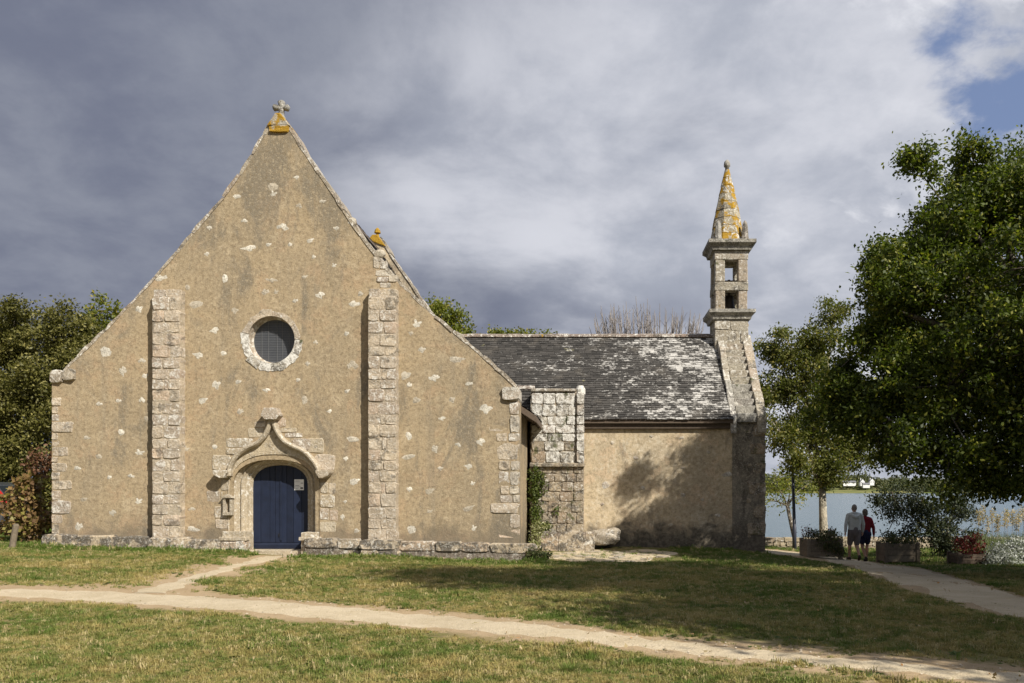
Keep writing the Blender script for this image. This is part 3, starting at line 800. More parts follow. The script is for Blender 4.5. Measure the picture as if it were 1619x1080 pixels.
# moulded bases and stoup niche
for (x0, x1, zt) in ((-9.72, -9.10, .50), (-7.62, -7.20, .48)):
    mb = MB(); mb.box(x0, x1, 21.80, FY + .36, -.45, zt, .008); mb.build('jamb_base', M['granite_warm'], PO, bevel=.02)
    mb = MB(); mb.box(x0 - .04, x1 + .05, 21.72, FY + .02, .26, .36, .008); mb.build('base_moulding', M['granite_warm'], PO, bevel=.02)
nx, nz = XZ(359, 790, 21.9); mb = MB()
mb.box(nx - .12, nx - .05, 21.90, FY + .03, nz - .34, nz + .04); mb.box(nx + .06, nx + .13, 21.90, FY + .03, nz - .34, nz + .04)
mb.prism([(nx - .16, nz + .04), (nx + .17, nz + .04), (nx + .08, nz + .12), (nx + .0, nz + .15), (nx - .09, nz + .11)], 21.86, FY + .03); mb.box(nx - .12, nx + .13, 21.88, FY + .03, nz - .42, nz - .34)
mb.build('stoup', M['granite_warm'], PO, bevel=.01)
mb = MB(); mb.box(DCX - .80, DCX + .80, 21.95, 22.62, -.4, -.012, .01); mb.build('threshold', M['granite_warm'], PO, bevel=.02)
mb = MB(); mb.box(DCX - .95, DCX + .95, 21.45, 21.94, -.5, -.135, .012); mb.build('step', M['granite_warm'], PO, bevel=.02)
# -- door of upright boards
DY = 22.47
mb = MB(); mb.box(DCX - .80, DCX + .80, DY + .035, DY + .08, -.01, 2.4); DO = mb.build('door', M['blue'], CH)
edges = [-.79, -.55, -.30, -.155, -.006, .006, .16, .34, .57, .79]
for a, b_ in zip(edges, edges[1:]):
    if b_ - a < .05: continue
    mb = MB(); mb.box(DCX + a + .004, DCX + b_ - .004, DY, DY + .034, .17, 2.38); mb.build('board', M['blue'], DO, bevel=.006)
mb = MB(); mb.box(DCX - .79, DCX + .79, DY - .035, DY - .002, .0, .10); mb.prism([(DY - .035, .10), (DY - .002, .10), (DY - .002, .165)], DCX - .79, DCX + .79, 'x'); mb.build('weather_board', M['blue'], DO, bevel=.004)
mb = MB(); mb.box(DCX - .03, DCX + .035, DY - .016, DY - .002, .22, 2.3); mb.build('cover_strip', M['blue'], DO, bevel=.005)
mb = MB(); mb.box(DCX - .05, DCX - .036, DY - .03, DY - .002, .33, .42); mb.build('handle', M['iron'], DO)
# notice pinned to the door
nt_ = empty('notice', (A(473, 22.46), DY - .006, 1.45), 'white printed notice fixed on the blue chapel door', 'notice')
a = XZ(465.5, 775, DY); b_ = XZ(480.5, 758, DY)
mb = MB(); mb.box(a[0], b_[0], DY - .008, DY - .002, a[1], b_[1]); mb.build('sheet', M['paper'], nt_)
sw, sh = b_[0] - a[0], b_[1] - a[1]
for (u0, u1, v0, v1) in [(.1, .55, .85, .87), (.1, .6, .76, .775), (.68, .78, .62, .68), (.82, .92, .62, .68), (.1, .5, .42, .45), (.1, .7, .32, .335), (.1, .45, .2, .215), (.1, .4, .12, .135), (.64, .92, .12, .26)]:
    mb = MB(); mb.box(a[0] + u0 * sw, a[0] + u1 * sw, DY - .0095, DY - .0082, a[1] + v0 * sh, a[1] + v1 * sh); mb.build('printed_line', M['ink'], nt_)

# -- round window
V = []; n = 40
for (r_, y) in ((WR + .0, FY - .01), (WR - .02, FY + .06), (.61, FY + .20), (.61, FY + .25), (.585, FY + .25), (.585, FY + .42)):
    V += [(WC[0] + r_ * math.cos(2 * math.pi * i / n), y, WC[1] + r_ * math.sin(2 * math.pi * i / n)) for i in range(n)]
F = [(k * n + i, k * n + (i + 1) % n, (k + 1) * n + (i + 1) % n, (k + 1) * n + i) for k in range(5) for i in range(n)]
WI = meshobj('round_window', np_mesh('round_window', V, F), M['granite'], CH)
mb = MB(); mb.prism(circ(.61), FY + .30, FY + .315); mb.build('pane', M['glass'], WI)
mb = MB()
for i in range(-12, 13):
    t = i * .045
    if abs(t) < .57:
        hw = math.sqrt(.59 ** 2 - t * t); mb.box(WC[0] - hw, WC[0] + hw, FY + .284, FY + .288, WC[1] + t - .003, WC[1] + t + .003)
for t in (-.36, -.18, 0.05, .2, .38):
    hw = math.sqrt(.59 ** 2 - t * t); mb.box(WC[0] + t - .004, WC[0] + t + .004, FY + .276, FY + .282, WC[1] - hw, WC[1] + hw)
mb.build('grille', plain('lead_grey', (.16, .165, .17), .6, .2), WI)
a0 = 0.0; k = 0
while a0 < 2 * math.pi - .05:
    a1 = a0 + rnd.uniform(.34, .58)
    if 2 * math.pi - a1 < .3: a1 = 2 * math.pi
    ro = .77 + rnd.uniform(-.02, .06) + (.04 if math.sin((a0 + a1) / 2) < 0 else 0); ri = WR - .03
    mb = MB(); poly = []
    nn_ = 5
    for i in range(nn_ + 1):
        t = a0 + .008 + (a1 - a0 - .016) * i / nn_; poly.append((WC[0] + ri * math.cos(t), WC[1] + ri * math.sin(t)))
    for i in range(nn_, -1, -1):
        t = a0 + .008 + (a1 - a0 - .016) * i / nn_; q = ro + rnd.uniform(-.025, .025); poly.append((WC[0] + q * math.cos(t), WC[1] + q * math.sin(t)))
    yq = FY - .016 + rnd.uniform(-.006, .006)
    mb.prism(poly, yq, FY + .05); mb.build('voussoir', M['turret_up' if math.sin((a0 + a1) / 2) < .2 else 'granite'], WI)
    a0 = a1
# pale patch of later render under the window
# ------------------------------------------------------------------ nave side and rear walls, roof
NB = 32.4
mb = MB(); mb.box(XR - .7, XR - .04, FY + .85, NB - .6, -.6, 3.95); mb.build('nave_side_wall', M['render'], CH)
mb = MB(); mb.box(XL + .04, XL + .7, FY + .85, NB - .6, -.6, 4.2); mb.build('nave_side_wall', M['render'], CH)
RW = plate(outer, [], NB - .6, NB, 'rear_gable', M['render_grey'], CH)
coping(pl, -1, NB - .65, NB + .05, 'coping', parent=RW, step=(.8, 1.3)); coping(pr, 1, NB - .65, NB + .05, 'coping', parent=RW, step=(.5, .9))
mb = MB(); zt = pr[0][1]
mb.prism([(pl[-1][0] + .05, zt - .15), (pr[1][0] + .08, zt - .42), (pr[0][0] - .16, zt + .06), (pl[-1][0] + .22, zt + .06)], NB - .66, NB + .06)
mb.build('apex_stone', M['orange_stone'], RW, bevel=.03)
mb = MB(); xx = (pl[-1][0] + pr[0][0]) / 2 + .05
mb.tube([(xx, NB - .3, zt + .05), (xx, NB - .3, zt + .2), (xx, NB - .3, zt + .22), (xx, NB - .3, zt + .34), (xx, NB - .3, zt + .42)], [.07, .05, .13, .10, .03], 8)
mb.build('finial', M['orange_stone'], RW)

def slates(name, p00, p10, p01, p11, wsl, ex, parent, seed=1):
    """courses of slates on the quad eave-left, eave-right, ridge-left, ridge-right"""
    r = np.random.default_rng(seed)
    p00, p10, p01, p11 = [np.array(q, float) for q in (p00, p10, p01, p11)]
    sl = np.linalg.norm(p01 - p00); up = (p01 - p00) / sl; ex_dir = (p10 - p00) / np.linalg.norm(p10 - p00); nrm = np.cross(ex_dir, up); nrm /= np.linalg.norm(nrm)
    if nrm[2] < 0: nrm = -nrm
    V = []; F = []
    rows = int(sl / ex)
    for i in range(rows):
        t = i / rows; a = p00 + (p01 - p00) * t; b_ = p10 + (p11 - p10) * t; L = np.linalg.norm(b_ - a); d = (b_ - a) / L
        x = -wsl * (.5 if i % 2 else 0)
        while x < L:
            ww = wsl * r.uniform(.8, 1.25); x0, x1 = max(0, x) + .003, min(L, x + ww) - .003
            if x1 - x0 > .03:
                tk = r.uniform(.012, .022); lift = r.uniform(.004, .02); s_ = r.uniform(-.014, .010)
                ln = ex * 1.5
                q = [a + d * x0 + up * s_, a + d * x1 + up * (s_ + r.uniform(-.006, .006)), a + d * x1 + up * ln, a + d * x0 + up * ln]
                hb = [nrm * (lift + tk + .015), nrm * (lift + tk + .015 + r.uniform(-.004, .004)), nrm * .008, nrm * .008]
                b = len(V)
                for k in range(4): V.append(q[k] + hb[k])
                for k in range(2): V.append(q[k] + hb[k] - nrm * tk)
                F += [(b, b + 1, b + 2, b + 3), (b, b + 4, b + 5, b + 1), (b, b + 3, b + 2, b + 4), (b + 1, b + 5, b + 2, b + 3)][:2]
            x += ww
    me = np_mesh(name, V, F)
    o = meshobj(name, me, M['slate'], parent); o['kind'] = 'stuff'; return o
# nave roof follows the gable profile just below the parapet
zo = .62
RP = [(XR + .42, 3.66)] + [(x, z - zo) for x, z in pr[::-1][1:]]
LP = [(XL - .4, 4.0)] + [(x, z - zo) for x, z in pl[1:]]
apex = (DCX + .1, pr[0][1] - .75)
mb = MB(); th = .10
prof_r = RP + [apex] + LP[::-1]
prof_all = prof_r + [(x, z - th - .08) for x, z in prof_r[::-1]]
mb.prism(prof_all, FY + .80, NB - .62); NR = mb.build('nave_roof', M['wood_dark'], CH)
for k, P_ in enumerate((RP + [apex], LP + [apex])):
    for i in range(len(P_) - 1):
        if i > 4 and k == 1 and i % 1: pass
        (xa, za), (xb, zb) = P_[i], P_[i + 1]
        if math.hypot(xb - xa, zb - za) < .3: continue
        slates('slates', (xa, FY + .86, za + .01), (xa, NB - .62, za + .01), (xb, FY + .86, zb + .01), (xb, NB - .62, zb + .01), .24, .16, NR, 20 + i + 20 * k)
# rafter feet under the visible eave
for yy in (23.1, 23.8, 24.5, 25.2):
    mb = MB(); mb.bar((XR - .1, yy, 3.98), (XR + .38, yy, 3.52), .09, .10); mb.build('rafter_foot', M['wood_dark'], NR)
mb = MB(); mb.bar((XR + .42, FY + .83, 3.56), (XR + .42, 25.6, 3.56), .03, .16); mb.build('eave_board', M['wood_dark'], NR)

# ------------------------------------------------------------------ wing
WY, WB, RY = 26.5, 32.5, 29.5
ZE, ZR = 3.86, 7.10
WX0, WX1 = -1.9, 4.66
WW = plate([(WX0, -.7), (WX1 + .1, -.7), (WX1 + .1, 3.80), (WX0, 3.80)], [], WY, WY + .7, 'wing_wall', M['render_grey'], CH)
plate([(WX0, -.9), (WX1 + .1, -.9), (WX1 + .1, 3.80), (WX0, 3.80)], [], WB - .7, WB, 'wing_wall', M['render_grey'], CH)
for (x, y, ww, hh) in [(957, 767, 17, 15), (1005, 724, 12, 6), (968, 700, 7, 7), (1078, 692, 12, 6), (1016, 772, 10, 9), (1080, 783, 10, 9), (1150, 750, 22, 10), (1080, 740, 8, 6), (1120, 715, 8, 6), (1135, 815, 12, 7), (952, 797, 9, 6), (1030, 690, 8, 5), (1060, 830, 10, 6), (1110, 790, 9, 6)]:
    pxstone(WW, x - ww / 2 - 1, x + ww / 2 + 1, y - hh / 2 - 1, y + hh / 2 + 1, WY - .018, 'granite_top', .10, pebble=True, rot=rnd.uniform(-.3, .3))
# end gable wall carrying the stair of the belfry
GX0, GX1 = 4.64, 5.70
mb = MB()
mb.prism([(WY - .012, -.8), (WY - .012, 3.78), (RY - .6, 6.75), (RY + .6, 6.75), (WB + .04, 3.78), (WB + .04, -.9)], GX0, GX1, 'x')
EG = mb.build('end_gable', M['render_dark'], CH)
for i in range(26):
    px_ = rnd.choice([rnd.uniform(1205, 1211), rnd.uniform(1172, 1208)]); py_ = rnd.uniform(672, 850); ww = rnd.uniform(6, 15); hh = rnd.uniform(6, 13)
    if px_ + ww / 2 > 1212: px_ = 1212 - ww / 2
    pxstone(EG, px_ - ww / 2, px_ + ww / 2, py_ - hh / 2, py_ + hh / 2, WY - .024, 'turret_low', .10, pebble=True)
for (y0, y1, ww) in [(672, 690, 20), (700, 718, 26), (730, 748, 22), (762, 782, 28), (800, 820, 20), (826, 846, 30)]:
    pxstone(EG, 1211.5 - ww, 1211.5, y0, y1, WY - .028, 'turret_low', .3, name='quoin_stone')
# wing roof
mb = MB(); e0 = WY - .22
mb.prism([(e0, ZE), (RY, ZR), (WB + .22, ZE), (WB + .22, ZE - .12), (RY, ZR - .14), (e0, ZE - .12)], -5.2, GX0, 'x')
WRf = mb.build('wing_roof', M['wood_dark'], CH)
slates('slates', (-5.2, e0 - .04, ZE - .02), (GX0, e0 - .04, ZE - .02), (-5.2, RY, ZR + .01), (GX0, RY, ZR + .01), .21, .115, WRf, 3)
slates('slates', (GX0, WB + .26, ZE - .02), (-5.2, WB + .26, ZE - .02), (GX0, RY, ZR + .01), (-5.2, RY, ZR + .01), .24, .16, WRf, 4)
mb = MB(); mb.box(-1.2, GX0, WY - .12, WY + .02, ZE - .30, ZE - .05); mb.build('eave_moulding', M['wood_dark'], WRf, bevel=.03)
x = -5.0
while x < GX0 - .3:
    l = rnd.uniform(.36, .46); mb = MB(); r_ = .14
    pts = [(RY + r_ * 1.15 * math.cos(t), ZR - .03 + r_ * math.sin(t) + rnd.uniform(-.008, .008)) for t in [math.pi * i / 6 for i in range(7)]]
    pts += [(RY - r_ * .85, ZR - .05), (RY + r_ * .85, ZR - .05)]
    mb.prism(pts, x + .004, min(x + l, GX0) - .004, 'x'); mb.build('ridge_tile', M['ridge'], WRf); x += l
# stair up the gable and its parapets
NS = 11; sy0, sy1 = WY - .10, RY - .55; sz0, sz1 = 3.80, 6.72
for i in range(NS):
    ya = sy0 + (sy1 - sy0) * i / NS; zt = sz0 + (sz1 - sz0) * (i + 1) / NS
    mb = MB(); mb.box(4.78, 5.42, ya, sy1 + .2, zt - (sz1 - sz0) / NS - .02, zt, .008); mb.build('stair_step', M['belfry' if i > 4 else 'belfry_grey'], EG, bevel=.018)
def parapet(x0, x1, n, extra):
    for i in range(n):
        a, b_ = i / n, (i + 1) / n
        ya, yb = sy0 - .08 + (sy1 + .2 - sy0) * a, sy0 - .08 + (sy1 + .2 - sy0) * b_ - .008
        za, zb = sz0 + extra + (sz1 - sz0 + .2) * a, sz0 + extra + (sz1 - sz0 + .2) * b_ - .008
        j = lambda: rnd.uniform(-.014, .014)
        mb = MB(); mb.prism([(ya, za + j()), (yb, zb + j()), (yb, zb - .55), (ya, za - .55)], x0 + j(), x1 + j(), 'x')
        mb.build('parapet_stone', M['belfry_grey' if x0 < 5 and i < 3 else 'belfry'], EG, bevel=.02)
parapet(4.56, 4.765, 7, .16); parapet(5.435, 5.72, 7, .18)

# ------------------------------------------------------------------ belfry
bx0, bx1, by0, by1 = 4.45, 5.63, 28.9, 30.1
mb = MB(); mb.box(bx0, bx1, by0, by1, 6.2, 7.60); BE = mb.build('belfry', M['belfry'], CH, bevel=.03)
for (x0, x1, z0, z1) in [(bx0, 4.98, 7.24, 7.6), (4.98, bx1, 7.2, 7.6), (bx0, 4.80, 6.8, 7.23), (5.36, bx1, 6.75, 7.2)]:
    stone(BE, x0, x1, z0, z1, by0 - .02, 'belfry', .1)
def cornice(z0, z1, ov, mat, nm):
    mb = MB(); lv = [(ov * .35, z0), (ov * .5, z0 + (z1 - z0) * .35), (ov * .92, z0 + (z1 - z0) * .6), (ov, z0 + (z1 - z0) * .65), (ov, z1)]
    for (o1, za), (o2, zb) in zip(lv, lv[1:]):
        if zb - za < .001: continue
        vs = [(bx0 - o1, by0 - o1, za), (bx1 + o1, by0 - o1, za), (bx1 + o1, by1 + o1, za), (bx0 - o1, by1 + o1, za), (bx0 - o2, by0 - o2, zb), (bx1 + o2, by0 - o2, zb), (bx1 + o2, by1 + o2, zb), (bx0 - o2, by1 + o2, zb)]
        b = len(mb.v); mb.add(vs, [(0, 1, 5, 4), (1, 2, 6, 5), (2, 3, 7, 6), (3, 0, 4, 7)])
    n_ = len(mb.v); mb.f += [(n_ - 4, n_ - 3, n_ - 2, n_ - 1), (3, 2, 1, 0)]
    mb.build(nm, M[mat], BE)
cornice(7.60, 7.93, .22, 'belfry_grey', 'cornice'); cornice(10.03, 10.37, .24, 'belfry_grey', 'cornice')
ox0, ox1 = 4.81, 5.28
for (a, b_) in ((bx0 + .02, ox0), (ox1, bx1 - .02)):
    for (c, d) in ((by0 + .02, by0 + .37), (by1 - .37, by1 - .02)):
        for (z0, z1) in ((7.93, 8.62), (8.93, 9.71)):
            mb = MB(); mb.box(a, b_, c, d, z0, z1, .012); mb.build('pier', M['belfry'], BE, bevel=.025)
for (z0, z1, nm) in ((8.62, 8.925, 'transom'), (9.71, 10.03, 'lintel')):
    for (c, d) in ((by0 + .005, by0 + .38), (by1 - .38, by1 - .005)):
        mb = MB(); mb.box(bx0, bx1, c, d, z0 + .003, z1, .008); mb.build(nm, M['belfry'], BE, bevel=.025)
    for (a, b_) in ((bx0 + .01, bx0 + .30), (bx1 - .30, bx1 - .01)):
        mb = MB(); mb.box(a, b_, by0 + .385, by1 - .385, z0 + .003, z1, .006); mb.build(nm, M['belfry'], BE, bevel=.02)
# spire: eight sided, in courses, with four corner pinnacles and a knob
sx, sy = 4.98, 29.5
nc = 9
for i in range(nc):
    a, b_ = i / nc, (i + 1) / nc; z0, z1 = 10.37 + 2.72 * a, 10.37 + 2.72 * b_ - .006
    r0 = .65 * (1 - a) + .085 * a + .035 * math.sin(math.pi * a); r1 = .65 * (1 - b_) + .085 * b_ + .035 * math.sin(math.pi * b_)
    mb = MB(); vs = [(sx + r * math.cos(R(22.5 + 45 * k)) + rnd.uniform(-.012, .012), sy + r * math.sin(R(22.5 + 45 * k)) + rnd.uniform(-.012, .012), z) for r, z in ((r0, z0), (r1, z1)) for k in range(8)]
    mb.add(vs, [tuple(range(7, -1, -1)), tuple(range(8, 16))] + [(k, (k + 1) % 8, 8 + (k + 1) % 8, 8 + k) for k in range(8)])
    mb.build('spire_course', M['spire'], BE, bevel=.012)
mb = MB(); mb.tube([(sx, sy, 13.05), (sx, sy, 13.17), (sx, sy, 13.20), (sx, sy, 13.27), (sx, sy, 13.36), (sx + .01, sy, 13.44)], [.075, .07, .11, .12, .105, .04], 9); mb.build('finial', M['belfry_grey'], BE, True)
for qx in (bx0 + .14, bx1 - .10):
    for qy in (by0 + .10, by1 - .12):
        mb = MB(); mb.tube([(qx, qy, 10.35), (qx, qy, 10.50), (qx, qy, 10.55), (qx, qy, 10.86), (qx, qy, 11.02), (qx, qy, 11.10)], [.14, .14, .125, .105, .08, .03], 7); mb.build('pinnacle', M['belfry_grey'], BE)
# bell hung between the piers
bl = empty('bell', (5.05, 29.5, 7.98), 'small dark bronze bell hanging in the lower opening of the belfry', 'bell')
mb = MB()
mb.tube([(5.05, 29.5, 8.02), (5.05, 29.5, 8.06), (5.05, 29.5, 8.14), (5.05, 29.5, 8.30), (5.05, 29.5, 8.46), (5.05, 29.5, 8.56), (5.05, 29.5, 8.60)], [.275, .27, .225, .18, .16, .13, .03], 18); mb.build('bell_body', M['bronze'], bl, True)
mb = MB(); mb.tube([(5.05, 29.5, 8.08), (5.05, 29.5, 8.0), (5.05, 29.5, 7.95)], [.02, .02, .05], 8); mb.build('clapper', M['iron'], bl)
mb = MB(); mb.box(4.72, 5.38, 29.40, 29.60, 8.95, 9.10); mb.tube([(5.05, 29.5, 8.58), (5.05, 29.5, 9.14)], [.05, .05], 8); mb.build('headstock', M['wood_dark'], bl)

# ------------------------------------------------------------------ stair turret between nave and wing
TY = 25.45
tx0, tx1 = -1.80, -.14
mb = MB(); mb.box(tx0, tx1, TY + .04, WY + .1, -.6, 2.36); mb.box(tx0 + .02, tx1 - .02, TY + .06, WY + .6, 2.30, 4.66)
TU = mb.build('stair_turret', M['turret_low'], CH)
z = .30
while z < 2.30:
    h = rnd.uniform(.24, .36)
    if 2.32 - z - h < .15: h = 2.32 - z
    x = tx0
    while x < tx1 - .01:
        l = rnd.uniform(.28, .58)
        if tx1 - x - l < .2: l = tx1 - x
        stone(TU, x, x + l, z, z + h, TY, 'turret_low', .2, gap=.006); x += l
    z += h
z = 2.44
while z < 4.60:
    h = rnd.uniform(.24, .38)
    if 4.62 - z - h < .15: h = 4.62 - z
    x = tx0 + .04
    while x < tx1 - .27:
        l = rnd.uniform(.30, .62)
        if tx1 - .26 - x - l < .2: l = tx1 - .26 - x
        stone(TU, x, x + l, z, z + h, TY + .03, 'turret_up' if z > 2.9 or rnd.random() < .5 else 'turret_low', .2, gap=.006); x += l
    stone(TU, tx1 - .22, tx1 + .02, z, z + h, TY - .05, 'turret_up', .4, name='corner_shaft_stone', gap=.004)
    z += h
mb = MB(); mb.prism([(TY - .10, 2.33), (TY - .10, 2.40), (TY + .02, 2.45), (TY + .1, 2.45), (TY + .1, 2.31), (TY - .03, 2.31)], tx0, tx1 + .03, 'x'); mb.build('string_course', M['turret_low'], TU)
mb = MB(); mb.box(tx0 + .02, tx1 - .24, TY - .02, WY + .5, 4.66, 4.74, .01); mb.build('cap_stone', M['coping'], TU, bevel=.02)
mb = MB(); mb.tube([(tx1 - .10, TY + .15, 4.58), (tx1 - .10, TY + .15, 4.74), (tx1 - .10, TY + .15, 4.85)], [.15, .15, .09], 9); mb.build('corner_cap', M['turret_up'], TU)
mb = MB(); mb.box(-1.60, .17, TY - .25, TY + .3, -.5, .29); mb.build('base_core', M['plinth_core'], TU)
for (a, b_, z0, z1) in [(-1.62, -.92, -.5, .32), (-.92, -.10, -.5, .34), (-.10, .20, -.5, .30)]:
    stone(TU, a, b_, z0, z1, TY - .28, 'plinth', .6, name='base_stone', gap=.004)
# little slate roof in the corner of nave and turret
mb = MB(); mb.prism([(25.95, 4.02), (26.55, 4.85), (26.55, 4.2), (25.95, 3.9)], -2.3, -1.74, 'x'); CR = mb.build('corner_roof', M['wood_dark'], CH)
slates('slates', (-2.3, 25.92, 4.0), (-1.74, 25.92, 4.0), (-2.3, 26.55, 4.87), (-1.74, 26.55, 4.87), .2, .12, CR, 9)
mb = MB(); mb.tube([(-2.3, 26.5, 4.88), (-1.72, 26.5, 4.88)], [.09, .09], 8); mb.build('ridge_tile', M['ridge'], CR)
# boulder at the foot of the wing
bm = bmesh.new(); bmesh.ops.create_icosphere(bm, subdivisions=4, radius=.5)
for v in bm.verts:
    c = v.co; k = 1 + .10 * math.sin(5 * c.x + 2) * math.cos(6 * c.z) + .06 * math.sin(11 * c.y + 9 * c.x)
    k *= 1 + .13 * math.sin(3 * c.x - 4 * c.z + 1) + .05 * math.sin(17 * c.z + 8 * c.x)
    v.co = Vector((c.x * 1.08 * k, c.y * .85 * k, max(-.22, min(.27, c.z * .68)) * k))
me = bpy.data.meshes.new('boulder'); bm.to_mesh(me); bm.free(); me.polygons.foreach_set('use_smooth', [True] * len(me.polygons))
bo = meshobj('boulder', me, M['coping'], None, (.48, 26.02, .12)); setprops(bo, 'pale lichened boulder lying against the foot of the wing wall', 'boulder')
bpy.context.view_layer.update()
# ================================================================== VEGETATION
def unitv(a): return a / np.maximum(np.linalg.norm(a, axis=1, keepdims=True), 1e-9)
def leaf_arrays(P, rng, L, wr=.55, up=.5, lj=.35, droop=0.0):
    n = len(P)
    d = unitv(rng.normal(size=(n, 3)) + np.array([0, 0, -droop]))
    nr = unitv(rng.normal(size=(n, 3)) * (1 - up) + np.array([0, 0, 1.0]) * up)
    t = unitv(np.cross(d, nr)); nr = np.cross(t, d)
    l = (L * (1 + lj * rng.uniform(-1, 1, n)))[:, None]; wd = l * wr * .5
    a = P; b = P + d * l * .45 + t * wd - nr * l * .08; c = P + d * l - nr * l * .05; e = P + d * l * .45 - t * wd - nr * l * .08
    return np.stack([a, b, c, e], 1).reshape(-1, 3)
def crown_points(blobs, per, rng, clump=.30, leaves=34, shell=.55, flat=.75):
    """leaf points gathered in clumps through the volume of each blob; returns points and clump centres"""
    P = []; CC = []
    for (c, r) in blobs:
        r3 = np.array(r if hasattr(r, '__len__') else (r, r, r * .85), float)
        nc = max(4, int(per * np.mean(r3) ** 2))
        u = unitv(rng.normal(size=(nc, 3))); rad = rng.uniform(0, 1, nc) ** shell
        bump = 1 + .16 * np.sin(4 * u[:, 0] + 3 * u[:, 2] + c[0]) + .10 * np.sin(7 * u[:, 1] - 5 * u[:, 2] + c[2])
        cc = np.array(c) + u * (rad * bump)[:, None] * r3
        CC.append(cc)
        k = rng.integers(int(leaves * .5), int(leaves * 1.5), nc)
        base = np.repeat(cc, k, axis=0); s = np.repeat(rng.uniform(.6, 1.35, nc), k)[:, None]
        P.append(base + rng.normal(size=base.shape) * clump * s * np.array([1, 1, flat]))
    return np.concatenate(P), np.concatenate(CC)
def crown(name, blobs, mat, parent, seed, L=.11, per=30, clump=.28, leaves=34, wr=.55, up=.45, shell=.5, droop=.2, zmin=None, clip=None):
    rng = np.random.default_rng(seed)
    P, CC = crown_points(blobs, per, rng, clump, leaves, shell)
    if zmin is not None: P = P[P[:, 2] > zmin]
    if clip is not None: P = P[clip(P)]
    V = leaf_arrays(P, rng, L, wr, up, droop=droop)
    F = np.arange(len(V)).reshape(-1, 4)
    c0 = np.array([V[:, 0].mean(), V[:, 1].mean(), V[:, 2].min()])
    o = meshobj(name, np_mesh(name, V - c0, F), mat, parent, tuple(c0))
    return o, CC
def branchy(mb, base, r0, fork, targets, CC, rng, twigs=60, lean=(0, 0), n=8, twig_r=.02):
    base = Vector(base); fork = Vector(fork)
    mid = base.lerp(fork, .5) + Vector((lean[0], lean[1], 0))
    mb.tube([base - Vector((0, 0, .15)), base + Vector((0, 0, .12)), mid, fork], [r0 * 1.35, r0 * 1.08, r0 * .9, r0 * .75], n)
    ends = []
    for t in targets:
        t = Vector(t); d = t - fork
        m1 = fork + d * .4 + Vector((rng.uniform(-.12, .12), rng.uniform(-.12, .12), .12)) * d.length * .5
        mb.tube([fork - d.normalized() * r0 * .3, m1, t], [r0 * .5, r0 * .30, r0 * .10], 6); ends += [(m1, r0 * .25), (t, r0 * .1)]
    if twigs and len(CC):
        for i in rng.choice(len(CC), min(twigs, len(CC)), replace=False):
            c = Vector(CC[i]); e = min(ends, key=lambda q: (q[0] - c).length)
            m1 = e[0].lerp(c, .5) + Vector(rng.normal(size=3) * .1)
            mb.tube([e[0], m1, c], [max(twig_r, e[1] * .5), twig_r * .8, twig_r * .3], 4, False)
def tree(name, label, base, fork, r0, blobs, lmat, bmat, seed, cat='tree', group=None, twigs=70, lean=(0, 0), crownname='crown', **kw):
    base = (base[0], base[1], gzf(base[0], base[1]) if len(base) < 3 else base[2])
    t = empty(name, base, label, cat, group)
    o, CC = crown(crownname, blobs, lmat, t, seed, **kw)
    mb = MB(); rng = np.random.default_rng(seed + 1)
    branchy(mb, base, r0, fork, [c for c, r in blobs if np.mean(r) > .45][:16] or [c for c, r in blobs][:8], CC, rng, twigs, lean)
    mb.build('trunk', bmat, t, True)
    return t
def PB_(px, py, Y, rpx, ry=None):
    v = W(px, py, Y); r = rpx * Y / FPX
    return ((v.x, v.y, v.z), (r, ry or r, r * .9))

def ragged(blobs, seed, k=6, shrink=.84, lo=.22, hi=.38):
    rg = np.random.default_rng(seed); out = []
    for c, r in blobs:
        r = np.array(r); out.append((c, tuple(r * shrink)))
        for i in range(k):
            u = rg.normal(size=3); u /= np.linalg.norm(u)
            if u[2] < -.5: u[2] *= -1
            out.append((tuple(np.array(c) + u * r * rg.uniform(.85, 1.15)), tuple(r * rg.uniform(lo, hi))))
    return out
LM = {}
LM['oak'] = leaf_mat('oak_leaf', (.036, .054, .008), (.125, .16, .02), (.29, .29, .045), .17, .42)  # third colour paints bright sunlit highlights into some leaf clumps
LM['oak2'] = leaf_mat('dark_oak_leaf', (.020, .030, .006), (.050, .066, .012), (.09, .09, .015), .08, .22)
LM['plane'] = leaf_mat('olive_leaf', (.085, .10, .02), (.19, .195, .05), (.28, .24, .06), .16, .40)
LM['holm'] = leaf_mat('holm_leaf', (.065, .065, .013), (.165, .155, .036), (.27, .24, .075), .20, .28)
LM['yellowgreen'] = leaf_mat('yellowgreen_leaf', (.12, .145, .02), (.25, .25, .04), (.34, .28, .06), .14, .40)
LM['copper'] = leaf_mat('copper_leaf', (.13, .075, .035), (.26, .165, .065), (.23, .20, .05), .35, .25)
LM['copper2'] = leaf_mat('copper_beech_leaf', (.11, .05, .028), (.20, .10, .05), None, .1, .25)
LM['tamarisk'] = leaf_mat('tamarisk_leaf', (.026, .036, .018), (.062, .075, .034), (.12, .12, .05), .06, .2)
LM['silver'] = leaf_mat('silver_leaf', (.34, .36, .33), (.55, .56, .52), None, .1, .15, .8)
LM['ivy'] = leaf_mat('ivy_leaf', (.05, .075, .015), (.13, .16, .03), (.2, .2, .06), .1, .3)
LM['bed'] = leaf_mat('planter_leaf', (.045, .06, .02), (.11, .12, .04), (.14, .10, .05), .2, .25)
LM['red'] = leaf_mat('red_leaf', (.13, .02, .022), (.26, .05, .04), (.10, .10, .04), .3, .25)
LM['fallen'] = leaf_mat('fallen_leaf', (.24, .17, .08), (.42, .33, .18), (.5, .25, .08), .12, .1)
LM['far'] = leaf_mat('far_foliage', (.05, .07, .025), (.13, .14, .05), (.2, .18, .07), .2, .2)

